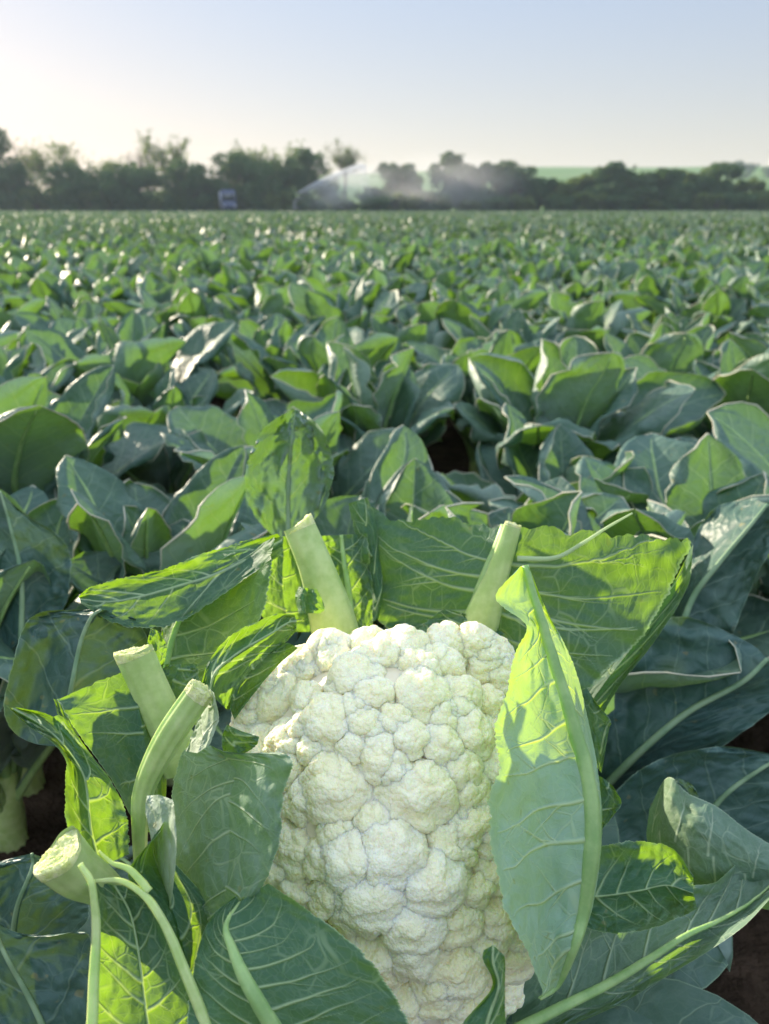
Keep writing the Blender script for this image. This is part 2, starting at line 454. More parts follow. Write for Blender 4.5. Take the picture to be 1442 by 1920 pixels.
def hill_mat():
    m, nt, out = new_mat('hill pasture'); g = NG(nt)
    pos = g.n('ShaderNodeNewGeometry').outputs['Position']
    mp = g.n('ShaderNodeMapping'); mp.inputs['Scale'].default_value = (.012, .03, .05); g.l(pos, mp.inputs[0])
    nz = g.noise(mp.outputs[0], 1.0, 3)
    c = g.mix(g.maprange(nz, .40, .60), (.10, .20, .035, 1), (.17, .24, .07, 1))
    fine = g.noise(pos, .5, 4, .7)
    c = g.mix(g.maprange(fine, .3, .7, 0, .5), c, (.08, .15, .04, 1))
    pr = g.n('ShaderNodeBsdfPrincipled'); g.l(c, pr.inputs['Base Color']); pr.inputs['Roughness'].default_value = .9
    pr.inputs['Specular IOR Level'].default_value = .1
    g.l(pr.outputs[0], out.inputs[0]); return m
M_hill = hill_mat()
sheet('hill', -420, 700, 128, 760, 110, 70, lambda X, Y: hillz(X, Y) + .15, M_hill)

M_grass = simple_leaf('verge grass', (0.05, 0.10, 0.03, 1), (0.10, 0.16, 0.05, 1), (.2, .35, .05, 1), .3, .6)

# ------------------------------------------------------------------ leaf surfaces
def emit_leaf(mb, G, tt, mi=0, vn=None):
    """G (ns,nt,3) world grid with t in tt (-1..1): adds the blade with its metre and span coordinates"""
    ns, nt = G.shape[:2]
    c = int(np.argmin(np.abs(tt)))
    dx = np.linalg.norm(np.diff(G, axis=1), axis=2)
    X = np.zeros((ns, nt))
    X[:, c + 1:] = np.cumsum(dx[:, c:], axis=1)
    if c > 0: X[:, :c] = -np.cumsum(dx[:, :c][:, ::-1], axis=1)[:, ::-1]
    dy = np.linalg.norm(np.diff(G[:, c], axis=0), axis=1)
    Y = np.concatenate([[0], np.cumsum(dy)])[:, None] * np.ones((1, nt))
    uv = np.stack([X, Y], -1).reshape(-1, 2)
    st = np.stack([np.broadcast_to(tt, (ns, nt)), np.broadcast_to(np.linspace(0, 1, ns)[:, None], (ns, nt))], -1).reshape(-1, 2)
    mb.add(G.reshape(-1, 3), grid_faces(ns, nt), uv=uv, st=st, mi=mi, vn=None if vn is None else vn.ravel())

def samp(G, s, t):
    """bilinear sample of a grid at s 0..1, t -1..1"""
    ns, nt = G.shape[:2]
    a = np.clip(s, 0, 1) * (ns - 1); b = (np.clip(t, -1, 1) * .5 + .5) * (nt - 1)
    i = np.minimum(a.astype(int), ns - 2); j = np.minimum(b.astype(int), nt - 2)
    f, h = (a - i)[:, None], (b - j)[:, None]
    return (G[i, j] * (1 - f) + G[i + 1, j] * f) * (1 - h) + (G[i, j + 1] * (1 - f) + G[i + 1, j + 1] * f) * h

def vein_mask(G, seed, n=7, slope=.30, r0=.0011, smin=.08, smax=.88, tl=.95, mid=None, laterals=True):
    """0..1 per vertex of the blade: branching veins, each a tapering line on the surface"""
    r = np.random.RandomState(seed)
    ns, nt = G.shape[:2]; mask = np.zeros((ns, nt))
    cs = np.median(np.linalg.norm(np.diff(G, axis=0), axis=2)); ct = np.median(np.linalg.norm(np.diff(G, axis=1), axis=2))
    def splat(s, t, rad):
        p = samp(G, s, t); L = np.linalg.norm(np.diff(p, axis=0), axis=1).sum()
        m = int(L / .0004) + 2; u = np.linspace(0, 1, m); u0 = np.linspace(0, 1, len(s))
        s2, t2, r2 = np.interp(u, u0, s), np.interp(u, u0, t), np.interp(u, u0, rad)
        p2 = samp(G, s2, t2)
        bi = np.rint(s2 * (ns - 1)).astype(int); bj = np.rint((t2 * .5 + .5) * (nt - 1)).astype(int)
        wi = min(14, int(rad.max() * 1.6 / cs) + 1); wj = min(14, int(rad.max() * 1.6 / ct) + 1)
        for di in range(-wi, wi + 1):
            for dj in range(-wj, wj + 1):
                i = np.clip(bi + di, 0, ns - 1); j = np.clip(bj + dj, 0, nt - 1)
                d = np.linalg.norm(G[i, j] - p2, axis=1)
                np.maximum.at(mask, (i, j), np.clip(1.5 * (1 - d / (1.5 * r2)), 0, 1) * np.clip(r2 / .00045, .25, 1))
    def path(s0, t0, s1, t1, ra, rb, wob, steps=20):
        u = np.linspace(0, 1, steps)
        s = s0 + (s1 - s0) * (u ** 1.3) + wob * n1(u * 2.6 + r.uniform(0, 99), r.randint(1e6), 2) * u * (1 - u * .4)
        t = t0 + (t1 - t0) * u
        ok = (s <= .998) & (s >= 0.002)
        if ok.sum() < 5: return None
        s, t, uu = s[ok], t[ok], u[ok]
        splat(s, t, ra + (rb - ra) * uu)
        return s, t
    if mid is not None:
        q = np.linspace(0, 1, 60); splat(q, np.zeros(60), np.interp(q, np.linspace(0, 1, len(mid)), mid))
    if laterals:
        for sd in (-1, 1):
            L = np.linalg.norm(G[ns // 2, 0 if sd < 0 else -1] - G[ns // 2, nt // 2])
            if L < .010: continue
            for k in range(n):
                s0 = smin + (smax - smin) * (k + r.uniform(.2, .8)) / n
                ds = slope * r.uniform(.7, 1.25); tend = tl * r.uniform(.88, 1.0)
                rr = r0 * r.uniform(.7, 1.2) * (1 - .35 * s0)
                q = path(s0, 0, s0 + ds, sd * tend, rr, rr * .25, .022)
                if q is None: continue
                s, t = q
                for b in range(r.randint(2, 6)):
                    i = int(len(s) * r.uniform(.2, .85))
                    if i >= len(s) - 2: continue
                    e = r.uniform(.15, .42); up_ = r.choice([-1, 1]); rad2 = rr * (1 - .7 * i / len(s)) * .6
                    q2 = path(s[i], t[i], s[i] + up_ * r.uniform(.03, .09) + ds * e * .5, np.clip(t[i] + sd * e, -.98, .98), rad2, rad2 * .3, .012, 12)
                    if q2 is not None and r.uniform() < .6 and len(q2[0]) > 6:
                        i2 = len(q2[0]) // 2; path(q2[0][i2], q2[1][i2], q2[0][i2] - up_ * .03, np.clip(q2[1][i2] + sd * .12, -.98, .98), rad2 * .5, rad2 * .2, .008, 8)
    return mask

def rows_grid(rows, d, ns=110, nt=61, cup=0.0, ruf=0.004, jag=.05, torn=0.0, seed=1, tooth=26, roll=0.0, arch=0.0, rnd=0.0):
    """rows: (Lx,Ly, Mx,My, Rx,Ry [,dL,dM,dR]); d: default depths of left edge, midrib, right edge"""
    A = []
    for r_ in rows:
        dd = r_[6:9] if len(r_) >= 9 else d
        A.append([*P(r_[0], r_[1], dd[0]), *P(r_[2], r_[3], dd[1]), *P(r_[4], r_[5], dd[2])])
    s = np.linspace(0, 1, ns); tt = np.linspace(-1, 1, nt)
    S = np.broadcast_to(s[:, None], (ns, nt)).copy()
    T = np.broadcast_to(tt[None], (ns, nt)).copy()
    if torn:
        S = S * (1 - torn * (.5 + .5 * n1(tt * 9 + 40, seed + 5, 4))[None] * S ** 5)
    jL = jag * (.5 + .5 * n1(s * tooth, seed + 11, 4)); jR = jag * (.5 + .5 * n1(s * tooth + 50, seed + 12, 4))
    # small regular teeth
    tw = .35 * jag * np.abs(((s * tooth * 1.7 + n1(s * 9, seed + 3)) % 1) - .5) * 2
    T = np.where(T < 0, T * (1 - (jL + tw)[:, None] * np.abs(T) ** 3), T * (1 - (jR + tw)[:, None] * np.abs(T) ** 3))
    if rnd:
        k0 = np.clip((rnd - s) / rnd, 0, 1); k1 = np.clip((s - 1 + rnd) / rnd, 0, 1)
        T = T * np.sqrt(np.maximum(.0004, 1 - k0 ** 2) * np.maximum(.0004, 1 - k1 ** 2))[:, None]
    C = catmull(np.array(A), S.ravel()).reshape(ns, nt, 9)
    L, M, Rr = C[..., 0:3], C[..., 3:6], C[..., 6:9]
    a = np.abs(T)[..., None]
    G = np.where(T[..., None] < 0, M + (L - M) * a, M + (Rr - M) * a)
    prof = np.sin(np.pi * np.clip(np.abs(T), 0, 1))
    dep = cup * prof + ruf * (.35 + np.abs(T) ** 1.5) * n2(S * 5 + seed, T * 2.2 + 9, seed, 3) + arch * np.sin(np.pi * S)
    dep = dep + roll * np.clip((np.abs(T) - .75) / .25, 0, 1) ** 2
    view = G - CAM; view /= np.linalg.norm(view, axis=2)[..., None]
    return G + view * dep[..., None], tt

# ------------------------------------------------------------------ the big cauliflower
HC = P(732, 1575, 0.535)         # centre of the head
hero = empty('cauliflower_plant', (HC[0], HC[1], 0), 'big ripe cauliflower with exposed white head and trimmed leaves, sharp in the foreground', 'cauliflower')

NL = [0]
def hero_leaf(rows, d, mat=None, parent=None, veins=True, rib=(.003, .001), nv=7, vslope=.3, vr=.0010, smin=.05, smax=.9, name='leaf', ribside=1, ribmat=None, **k):
    NL[0] += 1; seed = NL[0] * 17 + 3
    if veins:
        G, tt = rows_grid(rows, d, seed=seed, **{**k, 'ns': 40, 'nt': 21})
        Ls = np.linalg.norm(np.diff(G, axis=0), axis=2).sum(0).mean(); Lt = np.linalg.norm(np.diff(G, axis=1), axis=2).sum(1).max()
        k['ns'] = int(np.clip(Ls / .00055, 60, 460)); k['nt'] = int(np.clip(Lt / .00055, 41, 460)) | 1
    G, tt = rows_grid(rows, d, seed=seed, **k)
    big = rib is not None and max(rib) > .0024
    vn = None
    if veins:
        vn = vein_mask(G, seed, nv, vslope, vr * 1.15, smin, smax, mid=[x * .8 for x in rib] if rib is not None and not big else None)
        NS = np.cross(np.gradient(G, axis=1), np.gradient(G, axis=0)); NS /= np.linalg.norm(NS, axis=2)[..., None] + 1e-12
        sg = np.sign(((CAM - G) * NS).sum(2))[..., None]
        G = G + NS * sg * (vn * .0005)[..., None]
    mb = MB(); emit_leaf(mb, G, tt, vn=vn)
    lf = mb.build(name, mat or M_hero, parent or hero)
    if big or (rib is not None and not veins):
        rb = MB(); c = G.shape[1] // 2
        pts = G[:, c][np.linspace(0, len(G) - 1, 40).astype(int)].copy(); u = np.linspace(0, 1, len(pts))
        vw = CAM - pts; vw /= np.linalg.norm(vw, axis=1)[:, None]
        rad = rib[0] + (rib[1] - rib[0]) * u if len(rib) == 2 else np.interp(u, [0, .35, 1], rib)
        tube(rb, pts + vw * (rad * .05)[:, None] * ribside, rad, 20, .62, 0, True, up=vw.mean(0), ridge=.06, nr_=6)
        rb.build('midrib', [ribmat or M_ribg], lf)
    return lf, G

def curd_material(name, ca, cb, fine, bd, sc=.006):
    m, nt, out = new_mat(name); g = NG(nt)
    ob = g.n('ShaderNodeTexCoord').outputs['Object']
    n_ = g.noise(ob, 70, 3)
    col = g.mix(g.maprange(n_, .35, .65), ca, cb)
    vd = g.voro(ob, fine, 'F1'); vd = g.math('MULTIPLY', vd, vd)
    ve = g.voro(ob, fine * 2.6, 'F1'); vd = g.math('MULTIPLY_ADD', g.math('MULTIPLY', ve, ve), .30, vd)
    nn = g.noise(ob, fine * 2.4, 3, .6)
    h = g.math('ADD', g.math('SUBTRACT', 1.0, vd), g.math('MULTIPLY', nn, .05 if fine < 700 else .4))
    pr = g.n('ShaderNodeBsdfPrincipled'); g.l(col, pr.inputs['Base Color'])
    pr.inputs['Roughness'].default_value = .55; pr.inputs['Specular IOR Level'].default_value = .35
    pr.inputs['Subsurface Weight'].default_value = .8
    pr.inputs['Subsurface Radius'].default_value = (1, .80, .45)
    pr.inputs['Subsurface Scale'].default_value = sc
    g.l(g.bump(h, .8, bd), pr.inputs['Normal'])
    g.l(pr.outputs[0], out.inputs[0]); return m
M_curd = curd_material('curd cream', (.93, .88, .58, 1), (.94, .90, .66, 1), 340, .0017)
M_rice = curd_material('curd ricey', (.93, .89, .64, 1), (.94, .91, .72, 1), 640, .0009, .006)
M_stalk = plain('curd stalk', (.80, .72, .55, 1), (.84, .78, .62, 1), 80, .6, .3, .001, 300, sss=.3, sssc=.004)

def ico(sub):
    import bmesh
    bm = bmesh.new(); bmesh.ops.create_icosphere(bm, subdivisions=sub, radius=1)
    v = np.array([x.co[:] for x in bm.verts]); f = np.array([[x.index for x in p.verts] for p in bm.faces]); bm.free()
    return v, f
ICO = {k: ico(k) for k in (5, 6)}

def vnormals(v, f):
    n = np.cross(v[f[:, 1]] - v[f[:, 0]], v[f[:, 2]] - v[f[:, 0]])
    o = np.zeros_like(v)
    for k in range(3): np.add.at(o, f[:, k], n)
    return o / (np.linalg.norm(o, axis=1)[:, None] + 1e-12)

def sphere_seeds(n, r):
    k = np.arange(n) + .5
    ph = np.arccos(1 - 2 * k / n); th = math.pi * (1 + 5 ** .5) * k
    p = np.stack([np.cos(th) * np.sin(ph), np.sin(th) * np.sin(ph), np.cos(ph)], -1)
    p += r.normal(0, .75 / math.sqrt(n), p.shape)
    return p / np.linalg.norm(p, axis=1)[:, None]

def worley(u, seeds, jit):
    """angular distance to the nearest seed and its own size factor"""
    D = (u.astype(np.float32) @ seeds.T.astype(np.float32))
    i = D.argmax(1); best = D[np.arange(len(u)), i]
    return np.sqrt(np.maximum(0, 2 - 2 * best)), i

def floret_mesh(rad, seed, rice=False):
    r = np.random.RandomState(seed)
    v, f = ICO[6 if rad > .0135 else 5]
    u = v.copy()
    # lopsided body
    body = 1 + .10 * np.sin(u @ r.normal(0, 1.6, 3) + r.uniform(0, 6)) + .06 * np.sin(u @ r.normal(0, 3, 3) + r.uniform(0, 6))
    nA = max(9, int(4 * math.pi * rad ** 2 / (.0105 ** 2) * 1.0)); sA = sphere_seeds(nA, r); szA = r.uniform(.7, 1.15, nA)
    d, i = worley(u + .05 * np.sin(u[:, [1, 2, 0]] * 9), sA, 0)
    dm = 1.9 / math.sqrt(nA)
    hA = np.sqrt(np.clip(1 - (d / (dm * 1.25)) ** 2, 0.02, 1)) * szA[i]
    p = u * (rad * (body * .86 + .30 * (hA - .5) * min(1, dm * 1.6)))[:, None]
    n = vnormals(p, f)
    nB = int(4 * math.pi * rad ** 2 / (.0031 ** 2)); sB = sphere_seeds(nB, r); szB = r.uniform(.5, 1.2, nB)
    d, i = worley(u, sB, 0); dmB = 1.9 / math.sqrt(nB)
    hB = np.sqrt(np.clip(1 - (d / (dmB * 1.2)) ** 2, 0.0, 1)) * szB[i]
    p = p + n * ((hB - .4) * (.0005 if not rice else .0006))[:, None]
    if rice:
        nC = int(4 * math.pi * rad ** 2 / (.0014 ** 2)); nC = min(nC, 2600); sC = sphere_seeds(nC, r)
        n = vnormals(p, f); d, i = worley(u, sC, 0); dmC = 1.9 / math.sqrt(nC)
        hC = np.sqrt(np.clip(1 - (d / (dmC * 1.2)) ** 2, 0, 1)) * r.uniform(.2, 1.4, nC)[i]
        p = p + n * ((hC - .4) * .0006)[:, None]
    return p, f

# head: an ellipsoid whose axes follow the picture's right, up and view directions
RX, RY, RZ = 0.116, 0.144, 0.100
def on_head(px, py):
    """first hit of the sight line with the head ellipsoid (or its nearest point)"""
    d = FWD + RT * (px - 721) / F0 - UP * (py - 960) / F0; d = d / np.linalg.norm(d)
    B = np.stack([RT, UP, FWD]); S = np.array([1 / RX, 1 / RY, 1 / RZ])
    o = (B @ (CAM - HC)) * S; dd = (B @ d) * S
    a, b, c = dd @ dd, 2 * o @ dd, o @ o - 1
    D = b * b - 4 * a * c
    t = (-b - math.sqrt(D)) / (2 * a) if D > 0 else -b / (2 * a)
    q = o + dd * t
    if D <= 0: q = q * min(1, 1.15 / np.linalg.norm(q))
    p = HC + B.T @ (q / S)
    nrm = B.T @ (q * S); return p, nrm / np.linalg.norm(nrm)

FL = [(497,1295,66),(616,1208,58),(750,1192,62),(832,1222,44),(662,1252,50),(607,1345,58),(526,1382,46),(694,1292,40),(686,1358,38),
      (800,1285,56),(880,1290,46),(924,1220,44),(962,1245,42),(838,1339,34),(742,1348,34),(769,1382,42),(837,1402,44),(902,1370,46),
      (715,1424,44),(618,1465,74),(790,1492,68),(888,1490,56),(932,1310,32),(793,1232,36),(575,1230,46),(690,1185,44),(850,1185,44),(905,1180,40),
      (562,1300,34),(580,1402,30),(450,1330,40),(520,1440,44),(470,1400,42),(560,1500,40),(623,1555,36),(535,1600,48),(602,1618,38),(540,1682,40),
      (700,1545,34),(652,1620,60),(735,1615,66),(700,1690,78),(815,1665,64),(772,1740,62),(765,1795,52),(655,1700,50),(604,1690,40),
      (858,1600,48),(890,1548,48),(905,1675,36),(866,1740,58),(948,1725,44),(861,1835,66),(924,1795,50),(975,1815,50),(812,1885,56),
      (966,1878,40),(765,1905,50),(885,1910,50),(940,1560,46),(945,1640,46),(950,1440,48),(960,1370,46),(985,1700,40),(1000,1320,40),(990,1500,44),
      (480,1480,44),(480,1560,46),(500,1640,46),(560,1760,52),(620,1790,56),(700,1820,60),(700,1900,60),(620,1880,56),(1000,1600,44),(930,1930,50),(995,1780,40),
      (740,1440,36),(660,1400,32),(875,1440,38),(545,1232,52),(500,1262,48),(462,1300,44),(452,1352,40),(600,1198,46),(935,1205,42),(700,1215,40),(660,1320,34),(560,1360,34),(870,1325,32),(640,1255,36)]
RICE = {39, 40, 41, 42, 43, 44, 45}
core = MB()
v, f = ICO[5]
B3 = np.stack([RT, UP, FWD])
core.add(HC + (v * np.array([RX, RY, RZ]) * .93) @ B3, f3=f)
curd = core.build('curd', M_stalk, hero)
for k, (fx, fy, fr) in enumerate(FL):
    p, nrm = on_head(fx, fy)
    dep = (p - CAM) @ FWD
    rad = fr * dep / F0 * 1.24
    q, ff = floret_mesh(rad, 100 + k, k in RICE)
    # squash a little along the head's normal, sink into it
    nd = (q @ nrm)[:, None] * nrm
    q = q - nd * .10
    cpt = p - nrm * rad * (.58 if k not in RICE else .40)
    mb = MB(); mb.add(cpt + q, f3=ff)
    fo = mb.build('floret', M_rice if k in RICE else M_curd, curd)
    if k in RICE: fo['label'] = 'loose whiter ricey floret'

# stem under the head
mb = MB(); tube(mb, [HC + np.array([0, .01, -HC[2] + .0]), HC + np.array([0, .01, -.20]), HC + np.array([0, 0, -.08])], [.022, .026, .05], 16)
mb.build('stem', M_rib, hero)

exec_leaves = []
# A: big pale leaf cupping the head on the right
hero_leaf([(1008,1872,1013,1873,1018,1872,.41,.43,.44),
           (1014,1852,1046,1846,1052,1842,.405,.44,.45),
           (975,1765,1076,1775,1090,1765,.40,.43,.455),
           (940,1700,1092,1715,1112,1700,.40,.435,.46),
           (918,1600,1104,1630,1126,1615,.40,.435,.465),
           (912,1505,1110,1540,1130,1530,.405,.437,.468),
           (928,1420,1100,1455,1121,1440,.41,.44,.47),
           (920,1370,1078,1370,1104,1350,.415,.445,.475),
           (945,1300,1057,1300,1085,1270,.42,.448,.475),
           (962,1225,1038,1240,1062,1210,.425,.45,.475),
           (985,1172,1020,1180,1036,1165,.435,.455,.475),
           (928,1122,1003,1125,1014,1118,.44,.458,.47),
           (975,1062,985,1060,992,1062,.46,.462,.464)],
          None, M_pale, cup=.010, ruf=.010, jag=.06, tooth=40, ns=220, nt=81, rib=(.0008, .0050, .0020), nv=11, vslope=-.09, vr=.0012, smin=.12, smax=.95)
# B: broad cut leaf behind the head, right
hero_leaf([(850,1205,900,1190,990,1330,.61,.60,.60),
           (745,1190,907,1150,1092,1302,.645,.595,.575),
           (700,1150,917,1110,1145,1256,.66,.59,.57),
           (690,1090,930,1070,1213,1192,.66,.585,.565),
           (684,1020,944,1030,1262,1105,.66,.585,.56),
           (672,945,958,982,1312,994,.665,.58,.555)],
          None, cup=.006, ruf=.009, jag=.022, torn=.07, ns=150, nt=161, tooth=30, rib=(.013, .007), nv=5, vslope=.34, vr=.0016, smin=.0, smax=.75)
# left margin of B folded forward
hero_leaf([(690,1165,700,1165,712,1160), (690,1110,706,1112,720,1105), (682,1060,698,1055,714,1045), (664,1000,690,1000,712,985), (652,945,672,938,690,932)],
          (.655,.64,.65), cup=-.004, jag=.12, rib=None, nv=3)
# shred of vein sticking up from B
mb = MB(); q = catmull([P(970,1047,.572), P(1040,1046,.57), P(1090,1020,.566), P(1140,988,.562), P(1186,962,.56)], np.linspace(0,1,24)); tube(mb, q, np.linspace(.0022,.0007,24), 8); mb.build('torn_vein', M_vein, hero)
# D: leaf lying out to the left
hero_leaf([(520,1000,530,1012,530,1040), (450,1014,470,1045,470,1080), (372,1038,400,1078,400,1130), (300,1066,335,1098,345,1168), (225,1082,265,1118,275,1180), (170,1098,205,1128,212,1170), (147,1118,150,1124,152,1132)],
          (.555,.55,.535), cup=.004, ruf=.006, jag=.10, rib=(.0016,.0006), nv=5, vslope=.2, vr=.0010)
# E: dark leaf between D and the stub
hero_leaf([(285,1320,300,1300,345,1340), (300,1250,310,1262,400,1260), (300,1190,322,1205,470,1225), (318,1140,343,1148,500,1150), (360,1090,372,1090,512,1070), (450,1035,470,1030,518,1005)],
          (.575,.555,.53), cup=.006, ruf=.006, jag=.06, rib=(.0030,.0012), nv=5, vslope=.2)
# F: bright piece left of the stub
hero_leaf([(520,1185,560,1185,590,1185), (488,1150,540,1160,585,1165), (492,1090,530,1110,575,1120), (505,1050,530,1055,560,1060), (520,1008,530,1006,545,1005)],
          (.625,.625,.625), cup=.004, jag=.07, rib=None, nv=4, vslope=.05)
# G: grey leaf right of the stub
hero_leaf([(625,1190,660,1180,700,1185), (620,1120,655,1115,700,1120), (600,1060,645,1050,696,1060), (590,1005,640,1003,690,1000)],
          (.645,.64,.635), cup=.004, ruf=.008, jag=.05, rib=(.003,.0015), nv=4)
# I: bright leaf curving over the upper left of the head
hero_leaf([(372,1300,392,1300,425,1330,.485,.48,.50), (390,1240,405,1260,445,1290,.485,.48,.50), (432,1190,450,1222,480,1240,.49,.485,.505), (480,1165,505,1190,520,1222,.495,.495,.51), (520,1150,540,1168,550,1190,.505,.505,.515), (552,1152,556,1165,556,1180,.51,.51,.515)],
          None, cup=.006, ruf=.005, jag=.07, rib=(.0018,.0012), nv=5, vslope=.25)
hero_leaf([(425,1330,432,1330,440,1350), (420,1270,450,1285,470,1310), (440,1235,490,1240,520,1250), (500,1205,540,1205,560,1215)],
          (.515,.51,.515), cup=.004, jag=.04, rib=None, nv=3)
# J: blue-green leaf hanging left of the second stub
hero_leaf([(262,1560,290,1560,300,1545), (238,1518,283,1500,312,1490), (205,1458,278,1440,312,1420), (150,1385,268,1370,300,1360), (118,1335,256,1310,275,1300), (104,1312,244,1245,252,1236)],
          (.478,.49,.502), cup=.006, ruf=.004, jag=.03, torn=.03, rib=None, nv=4, vslope=.02, vr=.0011)
# its narrow underside strip, folded back
hero_leaf([(100,1310,106,1312,112,1318), (112,1350,122,1358,135,1362), (140,1405,155,1412,172,1415), (185,1450,195,1455,208,1462)], (.478,.474,.475), rib=None, veins=False, jag=.05)
# K: bright pieces right of the second stub
hero_leaf([(300,1345,318,1340,335,1345), (296,1290,322,1290,360,1310), (300,1262,330,1265,374,1275), (310,1245,340,1245,372,1245)], (.50,.50,.505), cup=.003, jag=.08, rib=None, nv=3, vslope=0)
hero_leaf([(288,1270,300,1262,305,1255), (275,1215,296,1220,314,1215), (282,1178,290,1180,300,1185)], (.50,.50,.505), jag=.08, rib=None, nv=2)
# L: torn far-left leaf, lit from behind
hero_leaf([(135,1600,190,1625,245,1600), (122,1545,172,1560,245,1560), (118,1480,165,1500,240,1520), (122,1430,155,1450,205,1455), (100,1395,118,1395,145,1390), (50,1360,75,1358,100,1342), (10,1322,22,1328,34,1326)],
          (.43,.435,.445), cup=.008, ruf=.006, jag=.09, rib=(.0014,.0007), nv=5, vslope=.15)
hero_leaf([(98,1345,110,1340,120,1345), (105,1390,130,1385,160,1400), (125,1420,160,1425,200,1450), (150,1440,180,1450,215,1470)], (.445,.45,.455), jag=.10, rib=None, nv=3)
# N: leaf between the two low ribs
hero_leaf([(160,1990,290,1990,430,1990,.37,.38,.375), (165,1900,275,1900,385,1905,.375,.385,.378), (172,1800,262,1800,345,1800,.378,.392,.383), (180,1710,245,1715,300,1710,.382,.40,.39), (172,1650,215,1660,262,1660,.39,.402,.395)],
          None, cup=.008, ruf=.004, jag=.02, rib=(.0010,.0007), nv=6, vslope=.2)
# dark blade right of the second low rib
hero_leaf([(360,1990,400,1990,470,1990), (345,1900,385,1910,460,1900), (320,1800,350,1800,440,1800), (300,1710,320,1700,400,1700), (240,1640,262,1625,300,1580), (300,1560,305,1545,320,1520)],
          (.395,.40,.43), cup=.004, jag=.02, rib=None, nv=5)
# O: front-left leaf against the head, its top in full sun
hero_leaf([(345,1760,400,1755,440,1735,.435,.425,.42), (330,1690,420,1690,492,1668,.445,.42,.41), (322,1600,430,1600,526,1580,.455,.425,.405), (318,1500,430,1500,533,1500,.475,.435,.405), (330,1430,440,1440,546,1416,.485,.440,.408), (350,1398,395,1398,430,1415,.49,.46,.44)],
          None, M_mid, cup=-.006, ruf=.006, jag=.05, tooth=30, rib=None, nv=6, vslope=-.22, vr=.0007, smax=.98)
# Q, P: pale flaps in full sun
hero_leaf([(345,1408,370,1412,395,1395), (362,1370,385,1370,408,1360), (375,1330,392,1330,412,1345), (388,1296,395,1292,402,1300)], (.445,.428,.412), mat=M_wax, cup=.003, jag=.08, rib=None, nv=2)
hero_leaf([(310,1702,315,1703,320,1702), (292,1640,308,1640,328,1640), (282,1570,305,1570,332,1580), (272,1520,300,1515,328,1520), (275,1492,298,1490,325,1500)], (.425,.408,.392), mat=M_wax, cup=.002, jag=.04, rib=None, veins=False)
# dark shard by the head
hero_leaf([(420,1420,440,1415,455,1415), (415,1385,440,1385,480,1400), (425,1358,450,1370,488,1382)], (.455,.45,.45), jag=.05, rib=None, nv=2)
# S: bottom leaf in front of the head
hero_leaf([(330,2020,560,2020,800,2020,.37,.37,.375), (345,1930,515,1930,778,1935,.372,.37,.375), (355,1850,462,1840,745,1868,.38,.372,.378), (370,1780,436,1780,690,1792,.39,.38,.385), (395,1720,424,1735,590,1712,.40,.39,.395), (440,1680,450,1690,505,1655,.405,.405,.405)],
          None, cup=.004, ruf=.004, jag=.035, tooth=34, ns=150, nt=101, rib=(.0048, .0034, .0005), nv=9, vslope=.24, vr=.0007)
# T: little curled leaf at the bottom edge
hero_leaf([(820,1990,900,1990,960,1990,.37,.365,.372), (868,1915,915,1915,950,1915,.37,.363,.37), (922,1850,935,1850,947,1850,.368,.364,.37), (905,1800,925,1805,948,1800,.368,.364,.37), (906,1782,925,1772,942,1788,.37,.367,.37)],
          None, cup=.004, jag=.06, rib=(.0018,.001), nv=3)
# U: dark leaf at the lower right
hero_leaf([(1080,1600,1070,1680,1090,1740), (1130,1582,1130,1680,1150,1752), (1200,1574,1200,1670,1220,1745), (1262,1590,1250,1660,1270,1725), (1300,1640,1300,1675,1308,1705)],
          (.52,.50,.49), cup=.012, ruf=.008, jag=.05, rib=(.0012,.0006), nv=4, vslope=.2)
# V: long lower right leaf whose end rolls up
hero_leaf([(960,1850,960,1935,965,1990,.50,.49,.49), (1050,1760,1060,1885,1070,1925,.52,.50,.50), (1120,1690,1140,1845,1160,1885,.54,.515,.51), (1200,1670,1215,1800,1245,1835,.55,.52,.515), (1290,1660,1285,1755,1320,1790,.555,.53,.52), (1345,1650,1350,1725,1392,1740,.56,.54,.52), (1390,1610,1410,1690,1440,1690,.57,.55,.53), (1440,1600,1465,1640,1480,1640,.58,.565,.55)],
          None, M_mid, cup=.014, ruf=.008, jag=.03, rib=(.0034,.0026,.0004), nv=6, vslope=.12, ns=150)
# small pale leaf end beside A
hero_leaf([(1100,1560,1110,1560,1122,1565), (1110,1510,1130,1515,1150,1530), (1112,1470,1140,1490,1166,1505), (1112,1450,1130,1458,1150,1475)], (.50,.495,.50), cup=.004, jag=.03, rib=None, nv=2)
# grey wedge behind A, and leaf below B
hero_leaf([(1120,1440,1125,1445,1128,1450), (1105,1390,1125,1400,1142,1370), (1095,1330,1115,1340,1146,1352), (1080,1300,1100,1290,1120,1320)], (.56,.56,.56), jag=.05, rib=None, nv=2)
hero_leaf([(1010,1400,1060,1400,1110,1380), (1060,1320,1120,1300,1160,1290), (1100,1290,1180,1220,1230,1200), (1180,1210,1240,1130,1290,1100), (1240,1140,1270,1080,1300,1020)], (.61,.60,.60), cup=.004, jag=.03, rib=None, nv=4)
# serrated little leaves standing behind the head
hero_leaf([(790,1230,880,1230,960,1240), (780,1180,870,1180,950,1190), (815,1150,870,1158,905,1165), (830,1142,850,1145,870,1150)], (.588,.588,.588), jag=.12, rib=None, nv=3)

